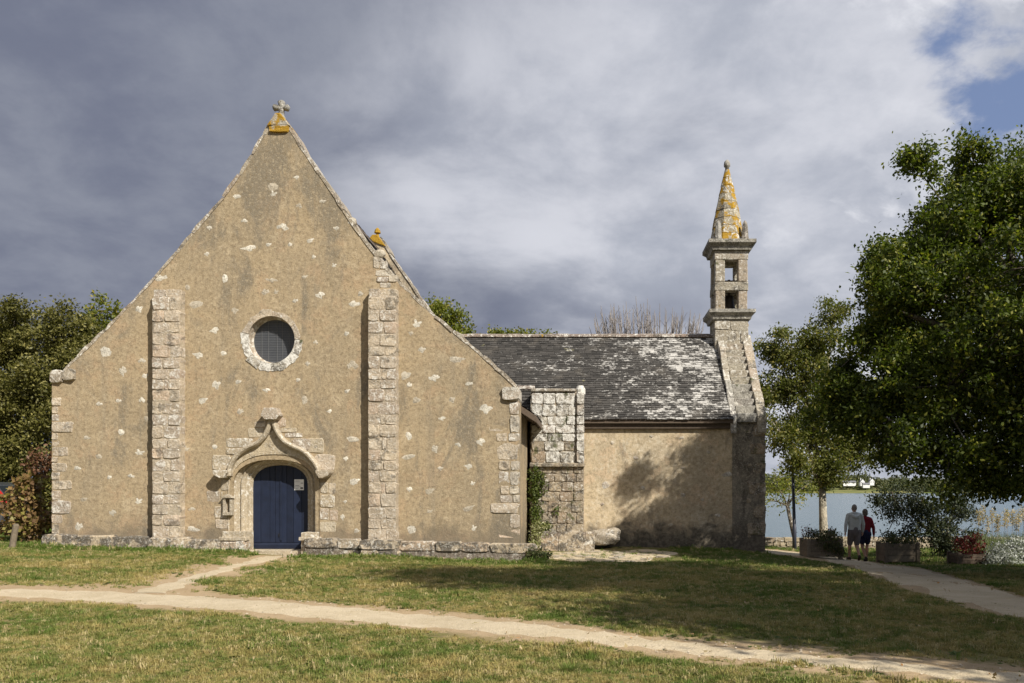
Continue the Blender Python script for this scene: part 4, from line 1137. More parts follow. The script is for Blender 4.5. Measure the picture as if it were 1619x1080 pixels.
# big oak at the right edge
OB = [PB_(1505, 335, 20.5, 70), PB_(1590, 345, 21, 90), PB_(1460, 262, 20, 22), PB_(1530, 255, 20.6, 30), PB_(1478, 395, 20, 60), PB_(1440, 440, 19.5, 62), PB_(1400, 485, 19.6, 45), PB_(1400, 412, 20.4, 24), PB_(1530, 460, 19.5, 100),
      PB_(1430, 575, 19.5, 80), PB_(1368, 556, 20.2, 40), PB_(1350, 640, 20.4, 42), PB_(1390, 655, 19.5, 62), PB_(1500, 610, 18.6, 110), PB_(1590, 560, 18.2, 110), PB_(1470, 715, 18.4, 65), PB_(1560, 735, 18.0, 80), PB_(1400, 712, 19.8, 36),
      PB_(1620, 720, 17.8, 100), PB_(1700, 420, 20, 130), PB_(1700, 600, 19, 150), PB_(1780, 500, 22, 150), PB_(1640, 280, 22, 90), PB_(1560, 480, 23.5, 110), PB_(1450, 560, 23.5, 75), PB_(1690, 740, 18.5, 110), PB_(1560, 640, 22.5, 120), PB_(1500, 380, 21.6, 60), PB_(1565, 325, 20.8, 60), PB_(1448, 470, 21, 48), PB_(1530, 400, 22.6, 70), PB_(1412, 470, 22, 46), PB_(1470, 432, 22.3, 58), PB_(1440, 522, 22, 58), PB_(1395, 540, 22, 40), PB_(1322, 605, 20.6, 30), PB_(1318, 662, 20.6, 32)]  # several rear blobs are added to thicken the shadow on the wing wall
tree('oak_tree', 'large dense dark green oak filling the right edge of the view', (13.2, 20.2), (13.0, 20.3, 3.4), .42, ragged(OB, 3), LM['oak'], M['bark'], 41, L=.105, per=48, clump=.17, leaves=70, twigs=260, shell=.38)
# tall oaks beside the lawn, right of the camera: they throw the shade on the grass
def big(cx, cy, z0, z1, rr, k, seed):
    rg = random.Random(seed); out = []
    for i in range(k):
        t = i / k * 6.28 * 2.6; h = rg.uniform(0, 1); q = rr * (.35 + .65 * math.sin(math.pi * min(.95, h + .12))) * rg.uniform(.3, .8)
        out.append(((cx + q * math.cos(t), cy + q * math.sin(t), z0 + (z1 - z0) * h), (rr * .42, rr * .42, rr * .36)))
    return out
tree('oak_tree', 'tall oak beside the lawn nearest the camera, shading the foreground grass', (10.2, 4.6), (10.2, 4.7, 3.2), .36, big(10.2, 5.0, 3.9, 13.8, 4.2, 24, 5), LM['oak2'], M['bark'], 51, L=.20, per=26, clump=.32, leaves=36, twigs=60)
tree('oak_tree', 'tall oak second from the camera along the right of the lawn', (12.6, 8.2), (12.6, 8.2, 3.2), .36, big(12.6, 8.2, 3.9, 13.6, 4.0, 22, 8), LM['oak2'], M['bark'], 55, L=.20, per=26, clump=.32, leaves=36, twigs=60)
tree('oak_tree', 'tall oak between the second oak and the planters, shading the footpath', (16.6, 13.6), (16.5, 13.6, 3.2), .40, big(16.6, 13.6, 3.8, 13.2, 4.6, 24, 6), LM['oak2'], M['bark'], 61, L=.20, per=24, clump=.34, leaves=36, twigs=60)

# plane tree with the pale trunk by the water
Yp = 32.0
PBs = [PB_(1300, 545, Yp, 34), PB_(1318, 500, Yp, 24), PB_(1250, 565, Yp, 40), PB_(1225, 620, Yp, 36), PB_(1275, 620, Yp, 50), PB_(1235, 690, Yp - .6, 34), PB_(1300, 690, Yp, 52), PB_(1345, 640, Yp, 50), PB_(1350, 720, Yp, 36), PB_(1262, 735, Yp - 1, 26), PB_(1310, 752, Yp - .5, 24), PB_(1215, 560, Yp + .4, 18)]
pv = W(1303, 868, Yp)
tree('plane_tree', 'slender tree with pale blotched trunk and olive leaves by the water', (pv.x, Yp), tuple(W(1300, 770, Yp)), .175, ragged(PBs, 4, 5, .95), LM['plane'], M['bark_plane'], 71, L=.12, per=95, clump=.18, leaves=36, twigs=110, shell=.5)
sh = [PB_(1225, 765, 44, 30), PB_(1250, 775, 44, 28), PB_(1285, 760, 45, 30), PB_(1205, 790, 43, 18)]
tree('shore_tree', 'yellowish bushy tree on the bank left of the pale trunk', (11.2, 44), tuple(W(1245, 800, 44)), .13, sh, LM['yellowgreen'], M['bark'], 75, L=.16, per=26, clump=.26, leaves=22, twigs=30)
# dark spreading shrub between the planters and the water
dk = [PB_(1415, 795, 29.5, 30), PB_(1455, 800, 29.5, 34), PB_(1390, 790, 29.8, 14), PB_(1480, 840, 29, 36), PB_(1510, 800, 29.5, 36), PB_(1500, 865, 28.8, 24), PB_(1440, 842, 29.5, 16), PB_(1540, 850, 29, 18), PB_(1408, 848, 29.5, 10)]
tree('tamarisk_shrub', 'dark feathery shrub spreading over the low wall behind the planters', (12.9, 29), tuple(W(1492, 862, 29)), .12, dk, LM['tamarisk'], M['bark'], 77, cat='shrub', L=.095, per=130, clump=.16, leaves=36, twigs=60, crownname='foliage')

# trees behind the left shoulder of the gable
l1 = [PB_(40, 540, 33, 62), PB_(-30, 560, 33, 75), PB_(20, 640, 32, 80), PB_(-60, 660, 32, 80), PB_(40, 730, 31, 66), PB_(-40, 760, 31, 70)]
tree('holm_oak', 'dense dark evergreen tree at the far left edge', (-23.4, 33), tuple(W(0, 700, 33)), .25, ragged(l1, 5, 6, 1.0, .2, .3), LM['holm'], M['bark'], 81, L=.12, per=58, clump=.19, leaves=64, twigs=40)
l2 = [PB_(100, 540, 32, 52), PB_(85, 620, 31.5, 66), PB_(120, 680, 31, 60), PB_(60, 800, 30.5, 50), PB_(130, 600, 32, 60), PB_(110, 790, 31, 50), PB_(170, 640, 32, 60)]
tree('holm_oak', 'dense dark evergreen tree just left of the gable corner', (-20.4, 32.6), tuple(W(105, 720, 32.4)), .22, ragged(l2, 6, 6, 1.0, .2, .3), LM['holm'], M['bark'], 83, L=.12, per=58, clump=.19, leaves=64, twigs=40)
l3 = [PB_(160, 540, 34, 38), PB_(150, 500, 34, 18), PB_(185, 505, 34, 16), PB_(200, 560, 34, 40), PB_(157, 472, 34, 7), PB_(182, 490, 34, 9), PB_(215, 590, 34, 40)]
tree('light_green_tree', 'yellow green tree peeping over the left slope of the gable', (-19.4, 34.4), tuple(W(180, 680, 34)), .18, l3, LM['yellowgreen'], M['bark'], 85, L=.15, per=80, clump=.18, leaves=30, twigs=50)
b1 = [PB_(40, 792, 23.5, 30), PB_(34, 825, 23.3, 32), PB_(58, 830, 23.2, 24), PB_(50, 766, 23.6, 20), PB_(20, 798, 23.5, 16)]
tree('hydrangea_shrub', 'browning hydrangea shrub left of the gable corner', (-16.0, 23.4), tuple(W(45, 840, 23.4)), .04, b1, LM['copper'], M['bark'], 87, cat='shrub', L=.13, per=130, clump=.13, leaves=20, twigs=20, wr=.75, crownname='foliage', zmin=.14)
b2 = [PB_(66, 738, 25, 22), PB_(56, 722, 25, 13), PB_(76, 722, 25.2, 14)]
tree('copper_shrub', 'small copper leaved shrub against the left gable corner', (-16.6, 25), tuple(W(64, 775, 25)), .04, b2, LM['copper2'], M['bark'], 89, cat='shrub', L=.11, per=130, clump=.13, leaves=20, twigs=20, crownname='foliage')
# tree tops behind the wing
t1 = [PB_(700, 510, 42, 34), PB_(685, 485, 42, 14), PB_(722, 505, 42, 16), PB_(740, 525, 42, 12), PB_(660, 560, 42, 60), PB_(730, 570, 42, 50)]
tree('back_tree', 'yellow green tree top showing above the right slope of the gable', (-7.4, 42), tuple(W(700, 640, 42)), .2, t1, LM['yellowgreen'], M['bark'], 91, L=.17, per=60, clump=.2, leaves=30, twigs=40)
t2 = [PB_(785, 532, 40, 14), PB_(808, 530, 40, 12), PB_(835, 534, 40, 14), PB_(865, 536, 40, 10), PB_(820, 590, 40, 50)]
tree('back_tree', 'low green tree tops just above the left end of the wing ridge', (-3.4, 40), tuple(W(820, 660, 40)), .15, t2, LM['yellowgreen'], M['bark'], 93, L=.14, per=140, clump=.15, leaves=30, twigs=30)
# leafless shrub behind the belfry end
bs = empty('bare_tree', (3.2, 38, gzf(3.2, 38)), 'leafless twiggy tree rising behind the wing ridge beside the belfry', 'tree')
mb = MB(); rg = random.Random(3); b0 = Vector((3.0, 38, gzf(3, 38)))
mb.tube([b0, b0 + Vector((0, 0, 2.2))], [.16, .13], 7); mb.build('trunk', M['bark'], bs)
mb = MB()
for i in range(130):
    px_ = rg.uniform(930, 1112); tp = W(px_ + rg.uniform(-8, 8), 520 - rg.uniform(6, 52) * (1.05 - abs(px_ - 1012) / 170), 38 + rg.uniform(-1, 1)); root = W(930 + (px_ - 930) * .72 + 30, 640, 38)
    m_ = root.lerp(tp, .55) + Vector((rg.uniform(-.1, .1), 0, 0)); st = b0 + Vector((0, 0, 2.0 + rg.uniform(0, .2)))
    mb.tube([st, root, m_, tp], [.05, .04, .028, .010], 4, False)
    for k in range(4):
        q = m_.lerp(tp, rg.uniform(.0, .8)); e = q + Vector((rg.uniform(-.28, .28), rg.uniform(-.2, .2), rg.uniform(.2, .5)))
        mb.tube([q, e], [.014, .007], 3, False)
mb.build('branches', M['twig'], bs)

# climber and weeds in the corner of the turret
cl = empty('climbing_plant', (-1.75, 25.35, -.2), 'green climbing plant hanging on the stair turret beside the nave corner', 'plant')
clb = [((-1.62, 25.36, 2.05), (.22, .12, .3)), ((-1.50, 25.38, 1.75), (.22, .10, .3)), ((-1.66, 25.36, 1.45), (.18, .12, .35)), ((-1.60, 25.36, 1.0), (.18, .12, .35)), ((-1.55, 25.32, .6), (.22, .15, .25)), ((-1.35, 25.36, .5), (.2, .10, .12)), ((-1.0, 25.40, 1.05), (.10, .05, .12))]
crown('foliage', clb, LM['ivy'], cl, 101, L=.075, per=700, clump=.06, leaves=14, droop=.6)
mb = MB(); mb.tube([(-1.6, 25.4, -.2), (-1.62, 25.42, .8), (-1.58, 25.42, 1.6), (-1.6, 25.42, 2.2)], [.025, .02, .015, .008], 5); mb.build('stem', M['bark'], cl)
wd_ = empty('weed', (-1.2, 21.5, gzf(-1.2, 21.5)), 'bushy weed growing at the right end of the facade plinth', 'weed')
crown('foliage', [((-1.25, 21.55, -.12), (.30, .22, .2)), ((-1.45, 21.45, -.08), (.2, .15, .18))], LM['bed'], wd_, 103, L=.06, per=900, clump=.05, leaves=14)
wd_ = empty('weed', (-1.55, 24.9, gzf(-1.55, 24.9)), 'pale flowering weed at the foot of the nave side wall', 'weed')
crown('foliage', [((-1.5, 24.9, .42), (.25, .2, .25)), ((-1.6, 24.6, .1), (.15, .2, .3))], leaf_mat('pale_weed_leaf', (.16, .18, .06), (.30, .30, .13), (.5, .48, .3), .15, .3), wd_, 105, L=.06, per=700, clump=.06, leaves=14)

# ------------------------------------------------------------------ grass blades
def tuft(k, nb, h, spread, mat):
    rg = np.random.default_rng(500 + k); V = []; F = []
    for i in range(nb):
        a = rg.uniform(0, 6.28); p = np.array([rg.normal() * spread, rg.normal() * spread, -.004]); l = h * rg.uniform(.5, 1.2); ln = rg.uniform(.15, .9); wdt = rg.uniform(.0022, .004)
        d = np.array([math.cos(a), math.sin(a), 0]); s_ = np.array([-d[1], d[0], 0]) * wdt
        m_ = p + d * l * ln * .35 + np.array([0, 0, l * .6]); t = p + d * l * ln + np.array([0, 0, l * (.95 - .35 * ln)])
        b = len(V); V += [p - s_, p + s_, m_ + s_ * .8, m_ - s_ * .8, t]; F += [(b, b + 1, b + 2, b + 3), (b + 3, b + 2, b + 4)]
    me = bpy.data.meshes.new('tuft'); me.from_pydata([tuple(v) for v in V], [], F); me.materials.append(mat)
    return bpy.data.objects.new('tuft', me)
m, g, b = newmat('grass_blade')
p = g.pos(); r = g.orand(); ir = g.island()
gn = g.noise(p, .55, 5, .62, .4); gm = g.noise(p, 3.2, 4, .6)
f = g.math('ADD', g.math('MULTIPLY', g.math('SUBTRACT', gn, .5), 2.4), g.math('ADD', g.math('MULTIPLY', g.math('SUBTRACT', gm, .5), 2.4), g.math('MULTIPLY', g.math('ADD', r, ir), .3)))
yy_ = g.xyz(p)[1]
f = g.math('SUBTRACT', f, g.mapr(g.math('ADD', yy_, g.math('MULTIPLY', gn, 3)), 20.2, 22.6, 0, .55))
col = g.mix(g.mapr(f, -.20, .95), (.115, .175, .030), (.43, .34, .13))
col = g.mix(g.mapr(g.math('FRACT', g.math('MULTIPLY', r, 23.7)), .80, .95), col, (.52, .43, .22))
g.put(b.inputs['Base Color'], col); b.inputs['Roughness'].default_value = .6
tr = g.node('ShaderNodeBsdfTranslucent'); g.put(tr.inputs['Color'], col)
mx = g.node('ShaderNodeMixShader'); mx.inputs[0].default_value = .3
g.l.new(b.outputs[0], mx.inputs[1]); g.l.new(tr.outputs[0], mx.inputs[2]); g.l.new(mx.outputs[0], m.node_tree.nodes['Material Output'].inputs['Surface'])
GM = m
tcol = bpy.data.collections.new('tufts')
for k in range(6): tcol.objects.link(tuft(k, 13, .045, .026, GM))
tcol.objects.link(tuft(7, 10, .085, .020, GM))
def rosette(k, mat):
    rg = np.random.default_rng(900 + k); V = []; F = []
    for i in range(9):
        a = i * .7 + rg.uniform(-.2, .2); d = np.array([math.cos(a), math.sin(a), 0]); s_ = np.array([-d[1], d[0], 0]); l = rg.uniform(.03, .055); z = rg.uniform(.006, .02)
        b = len(V); V += [(0, 0, .004), tuple(d * l * .55 + s_ * l * .3 + np.array([0, 0, z])), tuple(d * l + np.array([0, 0, z * .8])), tuple(d * l * .55 - s_ * l * .3 + np.array([0, 0, z]))]; F.append((b, b + 1, b + 2, b + 3))
    me = bpy.data.meshes.new('rosette'); me.from_pydata(V, [], F); me.materials.append(mat); return bpy.data.objects.new('tuft_rosette', me)
tcol.objects.link(rosette(1, leaf_mat('clover_leaf', (.06, .10, .02), (.12, .17, .035), None, .1, .3)))
def scatter(name, P, sc, col, kindlabel):
    me = bpy.data.meshes.new(name); me.vertices.add(len(P)); me.vertices.foreach_set('co', P.astype(np.float32).ravel())
    a = me.attributes.new('sc', 'FLOAT', 'POINT'); a.data.foreach_set('value', sc.astype(np.float32)); me.materials.append(GM)
    o = bpy.data.objects.new(name, me); C.objects.link(o); reg(o); o['kind'] = 'stuff'
    t = bpy.data.node_groups.new(name, 'GeometryNodeTree')
    t.interface.new_socket('Geometry', in_out='INPUT', socket_type='NodeSocketGeometry'); t.interface.new_socket('Geometry', in_out='OUTPUT', socket_type='NodeSocketGeometry')
    gi = t.nodes.new('NodeGroupInput'); go = t.nodes.new('NodeGroupOutput'); ins = t.nodes.new('GeometryNodeInstanceOnPoints'); ci = t.nodes.new('GeometryNodeCollectionInfo')
    ci.inputs['Collection'].default_value = col; ci.inputs['Separate Children'].default_value = True; ci.inputs['Reset Children'].default_value = True
    rv = t.nodes.new('FunctionNodeRandomValue'); rv.data_type = 'FLOAT_VECTOR'; rv.inputs[0].default_value = (-.25, -.25, 0); rv.inputs[1].default_value = (.25, .25, 6.28)
    na = t.nodes.new('GeometryNodeInputNamedAttribute'); na.data_type = 'FLOAT'; na.inputs['Name'].default_value = 'sc'
    ri = t.nodes.new('FunctionNodeRandomValue'); ri.data_type = 'INT'; ri.inputs[4].default_value = 0; ri.inputs[5].default_value = 50; ri.inputs['Seed'].default_value = 4
    ins.inputs['Pick Instance'].default_value = True
    t.links.new(gi.outputs[0], ins.inputs['Points']); t.links.new(ci.outputs[0], ins.inputs['Instance']); t.links.new(ri.outputs[2], ins.inputs['Instance Index'])
    t.links.new(rv.outputs[0], ins.inputs['Rotation']); t.links.new(na.outputs[0], ins.inputs['Scale']); t.links.new(ins.outputs[0], go.inputs[0])
    md = o.modifiers.new('scatter', 'NODES'); md.node_group = t
    return o
def footprint(x, y):
    a = (y > 21.42) & (x > -14.75) & (x < -1.2) & (y < 33); b_ = (y > 25.1) & (x > -2) & (x < .35); c = (y > 26.4) & (x > -2) & (x < 5.8) & (y < 33)
    return a | b_ | c
PV = np.array([(868, 905, 872, 892), ])
Ps = []; Ss = []
for (y0, y1, den) in ((5.6, 8.5, 1500), (8.5, 11.5, 1100), (11.5, 15, 700), (15, 20, 420), (20, 25, 300), (25, 36, 130)):
    xl = -.80 * y1; xr = .62 * y1; n = int((xr - xl) * (y1 - y0) * den)
    x = NP.uniform(xl, xr, n); y = NP.uniform(y0, y1, n)
    ok = (x > -.78 * y - .3) & (x < .60 * y + .3) & ~footprint(x, y)
    d = pathdist(x, y) + .15 * wob(x, y, 1.9) + .12 * wob(x, y, 5.3) + .08 * wob(x, y, 13.0)
    bare = wob(x, y, .9) + .8 * wob(x, y, 2.7)
    # thin worn turf spreading up-slope from the path on the left
    spread = .2 + np.clip((x + 2) / -8, 0, 1) * .6 * np.clip((y - 10.5) / 2, 0, 1)
    pr_ = np.clip((-d + .02 - spread * .25) / (.40 + spread), 0, 1) ** .8 * np.clip(.80 - .26 * bare - .10 * wob(x, y, 6.0), .16, 1)
    pr_ = np.where((d > 0) & (d < .5) & (wob(x, y, 4.4) > 1.35), .5, pr_)
    # stony strip along the foot of the wing
    stony = (y > 20.9) & (x > -1.2) & (x < 2.6) & (y < 26.5) & (y > 21.0 + .9 * np.abs(x - .2) * .5)
    pr_ = np.where(stony, pr_ * .12, pr_)
    # the strip of long grass against the plinth
    ok &= NP.uniform(0, 1, n) < pr_
    x, y = x[ok], y[ok]; s = NP.uniform(.55, 1.15, len(x)) * (1 + .25 * np.clip(wob(x, y, 1.7), -1, 1.5)) * np.clip((-d[ok]) / .5 + .35, .4, 1)
    s *= np.where((y > 20.8) & (y < 21.75) & (x < -1) & (x > -14.8), 1.9, 1.0)
    s *= np.where(y > 14, 1.25, 1.0) * np.where(y > 25, 1.5, 1)
    Ps.append(np.stack([x, y, gz(x, y)], 1)); Ss.append(s)
Pg = np.concatenate(Ps); Sg = np.concatenate(Ss)
gr = scatter('grass', Pg, Sg, tcol, ''); setprops(gr, 'short dry lawn grass round the chapel', 'grass')
# a few coarse clumps in the lawn
for (px_, py_, r_, lb) in [(605, 1040, .20, 'coarse dark grass clump in the lawn below the middle of the path'), (195, 1000, .14, 'pale dry grass clump in the lawn below the left of the path'), (900, 1062, .16, 'small coarse grass clump at the bottom of the lawn, right of centre')]:
    X, Y = unproj(px_, py_); rg = np.random.default_rng(int(px_)); V = []; F = []
    for i in range(220):
        a = rg.uniform(0, 6.28); q = np.abs(rg.normal()) * r_ * .6; p_ = np.array([math.cos(a) * q, math.sin(a) * q * .8, 0]); l = rg.uniform(.05, .13); d = np.array([math.cos(a + rg.normal() * .5), math.sin(a + rg.normal() * .5), 0]); s_ = np.array([-d[1], d[0], 0]) * .004
        b = len(V); V += [p_ - s_, p_ + s_, p_ + d * l * .7 + np.array([0, 0, l * .75])]; F += [(b, b + 1, b + 2)]
    me = bpy.data.meshes.new('grass_clump'); me.from_pydata([tuple(v) for v in V], [], F)
    o = meshobj('grass_clump', me, GM, None, (X, Y, gzf(X, Y))); setprops(o, lb, 'grass')
# fallen leaves
n = 900; y = 1 / NP.uniform(1 / 24., 1 / 6.6, n); x = NP.uniform(-.72, .56, n) * y
keep = NP.uniform(0, 1, n) < np.clip(.12 + .5 * (x / y + .1), .08, .9); keep &= ~footprint(x, y); x, y = x[keep], y[keep]
P = np.stack([x, y, gz(x, y) + .035], 1)
V = leaf_arrays(P, np.random.default_rng(5), .05, .6, .75); me = np_mesh('fallen_leaves', V, np.arange(len(V)).reshape(-1, 4))
o = meshobj('fallen_leaves', me, LM['fallen']); setprops(o, 'dry leaves scattered over the lawn', 'leaves', kind='stuff')
# pebbles on the trodden paths
n = 16000; y = NP.uniform(7, 22, n); x = NP.uniform(-.75, .56, n) * y; dd = pathdist(x, y); keep = (dd > -.05) & ~footprint(x, y); x, y = x[keep], y[keep]
s = .004 + .013 * NP.uniform(0, 1, len(x)) ** 2; a = NP.uniform(0, 6.28, len(x)); V = []
base = np.stack([x, y, gz(x, y) + .010], 1)
oc = []
for (ux, uy, uz) in ((1, 0, 0), (0, 1, 0), (-1, 0, 0), (0, -1, 0), (.1, .1, .7)):
    oc.append(base + np.stack([(ux * np.cos(a) - uy * np.sin(a)) * s, (ux * np.sin(a) + uy * np.cos(a)) * s, uz * s], 1))
V = np.stack(oc, 1).reshape(-1, 3); k = np.arange(len(x))[:, None] * 5
F = np.concatenate([np.stack([k[:, 0] + i, k[:, 0] + (i + 1) % 4, k[:, 0] + 4], 1) for i in range(4)])
m, g, b = newmat('path_grit'); g.put(b.inputs['Base Color'], g.mix(g.island(), (.30, .24, .16), (.60, .52, .40)))
o = meshobj('gravel', np_mesh('gravel', V, F), m); setprops(o, 'small stones on the trodden path', 'gravel', kind='stuff')
# flat stones in the trodden strip by the wing
pv_ = bpy.data.objects.new('stony_ground', None)
mb = MB(); q = [(-1.25, 21.6), (.3, 21.1), (1.6, 22.2), (2.7, 24.2), (2.4, 25.6), (.4, 25.9), (-1.1, 25.0)]
V = []; F = []
nx_, ny_ = 26, 26
for i in range(nx_):
    for j in range(ny_):
        u, v = i / (nx_ - 1) * 2 - 1, j / (ny_ - 1) * 2 - 1; k = max(abs(u), abs(v), 1e-6); l = math.hypot(u, v) or 1; u2, v2 = u * k / l, v * k / l
        t = math.atan2(v2, u2); wv = 1 + .12 * math.sin(3 * t) + .08 * math.sin(7 * t + 1)
        X, Y = .55 + u2 * 1.95 * wv + v2 * .3, 23.6 + v2 * 2.2 * wv; V.append((X, Y, gzf(X, Y) + .010 - .03 * max(0, k - .93) / .07))
I = np.arange(nx_ * ny_).reshape(nx_, ny_); F = np.stack([I[:-1, :-1], I[1:, :-1], I[1:, 1:], I[:-1, 1:]], -1).reshape(-1, 4)
me = np_mesh('path', V, F, True)
if sum(pl_.normal.z for pl_ in me.polygons) < 0: me.flip_normals()
SG = meshobj('path', me, M['path']); setprops(SG, kind='structure')
bpy.data.objects.remove(pv_)
M['flag'] = stone_mat('flagstone', (.44, .38, .28), .2, .25, moss=.1)
FL = []
for i in range(60):
    t = rnd.uniform(0, 6.28); q_ = math.sqrt(rnd.random()) * .9; X, Y = .55 + q_ * math.cos(t) * 1.9, 23.4 + q_ * math.sin(t) * 2.0; r_ = rnd.uniform(.12, .30)
    if any(math.hypot(X - a, Y - b_) < (r_ + c) * .95 for a, b_, c in FL): continue
    FL.append((X, Y, r_))
    mb = MB(); nn_ = 7; zg = gzf(X, Y); pts = [(X + r_ * rnd.uniform(.75, 1.1) * math.cos(6.283 * k / nn_), Y + .9 * r_ * rnd.uniform(.75, 1.1) * math.sin(6.283 * k / nn_)) for k in range(nn_)]
    mb.prism(pts, zg - .04, zg + rnd.uniform(.02, .035), 'z'); mb.build('flagstone', M['flag'], SG)

# ================================================================== SMALLER THINGS
# low wall along the water
lw = empty('low_wall', (11, 35.6, gzf(11, 35.6)), 'low dry stone wall along the edge of the water', 'wall')
M['wallstone'] = stone_mat('shore_wall_stone', (.40, .33, .22), .25, .25, moss=.15, var=.5)
rw = random.Random(9); X = 7.2
zt0 = -.47
for c in range(3):
    X = 7.0
    while X < 20.5:
        l = rw.uniform(.22, .50); Y = 35.6 + .02 * rw.uniform(-1, 1); z0 = -1.02 + c * .19
        stone(lw, X, X + l, z0, z0 + .19 + rw.uniform(-.02, .03), Y, 'wallstone', .42, gap=.004); X += l
# lamp post
lv = W(1256, 868, 32.5); lg = gzf(lv.x, 32.5)
lp = empty('lamp_post', (lv.x, 32.5, lg), 'slim dark lamp post standing near the low wall', 'lamp post')
M['lamp'] = plain('dark_blue_grey_paint', (.035, .04, .06), .45, .1, 3, spec=.5, bump=0)
mb = MB(); mb.tube([(lv.x, 32.5, lg - .05), (lv.x, 32.5, lg + .9), (lv.x, 32.5, lg + .92), (lv.x - .09, 32.5, lg + 3.9)], [.085, .08, .068, .048], 12); mb.build('pole', M['lamp'], lp, True)
mb = MB(); mb.tube([(lv.x, 32.5, lg - .02), (lv.x, 32.5, lg + .04)], [.13, .12], 12); mb.build('base', M['lamp'], lp)
mb = MB(); mb.tube([(lv.x - .09, 32.5, lg + 3.88), (lv.x - .09, 32.5, lg + 4.0), (lv.x - .09, 32.5, lg + 4.05), (lv.x - .09, 32.5, lg + 4.12)], [.05, .22, .24, .10], 14); mb.build('lantern', M['lamp'], lp, True)
# planters
def planter(px0, px1, pyt, pyb, Y, dep, label, rot=0, mat='wood_old'):
    a = W(px0, pyb, Y); b_ = W(px1, pyt, Y); cx = (a.x + b_.x) / 2; wd = b_.x - a.x; h = b_.z - a.z; z0 = gzf(cx, Y + dep / 2) - .01
    t = empty('planter', (cx, Y + dep / 2, z0), label, 'planter', 'wooden planters along the footpath')
    x0, x1, y0, y1 = a.x, b_.x, Y, Y + dep; ps = .11
    for (x, y) in ((x0, y0), (x1 - ps, y0), (x0, y1 - ps), (x1 - ps, y1 - ps)):
        mb = MB(); mb.box(x, x + ps, y, y + ps, z0, z0 + h + .02, .004); mb.build('post', M[mat], t, bevel=.01)
    nb = 3; bz = z0 + .07
    for k in range(nb):
        za, zb = bz + (h - .09) * k / nb + .004, bz + (h - .09) * (k + 1) / nb - .004
        for (y, yy) in ((y0 + .03, y0 + .065), (y1 - .065, y1 - .03)):
            mb = MB(); mb.box(x0 + ps + .002, x1 - ps - .002, y, yy, za, zb, .002); mb.build('board', M[mat], t, bevel=.006)
        for (x, xx_) in ((x0 + .03, x0 + .065), (x1 - .065, x1 - .03)):
            mb = MB(); mb.box(x, xx_, y0 + ps + .002, y1 - ps - .002, za, zb, .002); mb.build('board', M[mat], t, bevel=.006)
    mb = MB(); mb.box(x0 + .07, x1 - .07, y0 + .07, y1 - .07, z0 + .1, z0 + h - .06); mb.build('soil', M['soil'], t)
    return t, (x0, x1, y0, y1, z0 + h)
p1, q1 = planter(1276, 1333, 858, 889, 24.6, .9, 'wooden planter box left of the walking couple')
p2, q2 = planter(1399, 1455, 861, 894, 25.2, .8, 'wooden planter box with low green plants right of the walking couple')
p3, q3 = planter(1515, 1568, 877, 897, 24.4, .8, 'dark wooden planter box with red plants beside the silver shrub', mat='wood_dark')
def plantbox(q, label, mat, blobs, seed, name='planter_plant', **kw):
    x0, x1, y0, y1, zt = q; t = empty(name, ((x0 + x1) / 2, (y0 + y1) / 2, zt - .05), label, 'plant')
    crown('foliage', [((x0 + (x1 - x0) * u, y0 + (y1 - y0) * v, zt + h), r) for (u, v, h, r) in blobs], mat, t, seed, **kw)
plantbox(q1, 'bushy trailing plants spilling over the left planter', LM['bed'], [(.5, .1, .05, (.3, .25, .2)), (.75, 0, -.1, (.25, .2, .3)), (.55, -.05, -.2, (.3, .18, .28)), (.3, .5, .1, (.3, .3, .16)), (.8, .5, .1, (.3, .3, .18)), (.9, -.02, -.25, (.14, .14, .25))], 201, L=.07, per=420, clump=.07, leaves=16)
plantbox(q1, 'reddish flowering tops in the left planter', LM['red'], [(.12, .5, .2, (.16, .2, .12)), (.85, .6, .25, (.2, .2, .12))], 203, L=.06, per=420, clump=.06, leaves=12)
plantbox(q2, 'low green plants in the planter right of the couple', LM['bed'], [(.3, .4, .05, (.3, .3, .12)), (.7, .4, .06, (.35, .3, .12)), (.4, .6, .16, (.22, .25, .2))], 205, L=.07, per=420, clump=.07, leaves=16)
plantbox(q3, 'red leaved plants standing in the dark planter', LM['red'], [(.3, .5, .28, (.25, .28, .22)), (.65, .5, .36, (.25, .28, .25)), (.5, .3, .1, (.3, .25, .2))], 207, L=.08, per=420, clump=.07, leaves=16)
# silver shrub and pampas grass
ss = empty('silver_shrub', (12.4, 24.7, gzf(12.4, 24.7)), 'mounded silver grey shrub at the right edge', 'shrub')
crown('foliage', [PB_(1585, 878, 24.4, 24), PB_(1610, 872, 24.6, 24), PB_(1640, 875, 24.6, 28), PB_(1570, 890, 24.2, 12), PB_(1605, 893, 24.1, 16), PB_(1635, 897, 24.1, 18)], LM['silver'], ss, 211, L=.07, per=420, clump=.07, leaves=22, shell=.35)
mb = MB(); mb.ball((12.9, 25, gzf(12.9, 25) + .2), (.7, .5, .4)); mb.build('stems', M['soil'], ss)
pg = empty('pampas_grass', (12.6, 26.6, gzf(12.6, 26.6)), 'tall pampas grass with cream plumes at the right edge', 'grass')
rg = np.random.default_rng(15); V = []; F = []; Vp = []
for i in range(1500):
    bx = W(rg.uniform(1538, 1680), 862, 26.6 + rg.uniform(-.5, .6)); h = rg.uniform(.5, 1.05); a = rg.uniform(-1, 1) * .35; s_ = .008
    b = len(V); zb = gzf(bx.x, bx.y); V += [(bx.x - s_, bx.y, zb), (bx.x + s_, bx.y, zb), (bx.x + a * .4 + s_, bx.y, zb + h * .7), (bx.x + a * .4 - s_, bx.y, zb + h * .7), (bx.x + a, bx.y + rg.uniform(-.2, .2), zb + h)]; F += [(b, b + 1, b + 2), (b, b + 2, b + 3), (b + 3, b + 2, b + 4)]
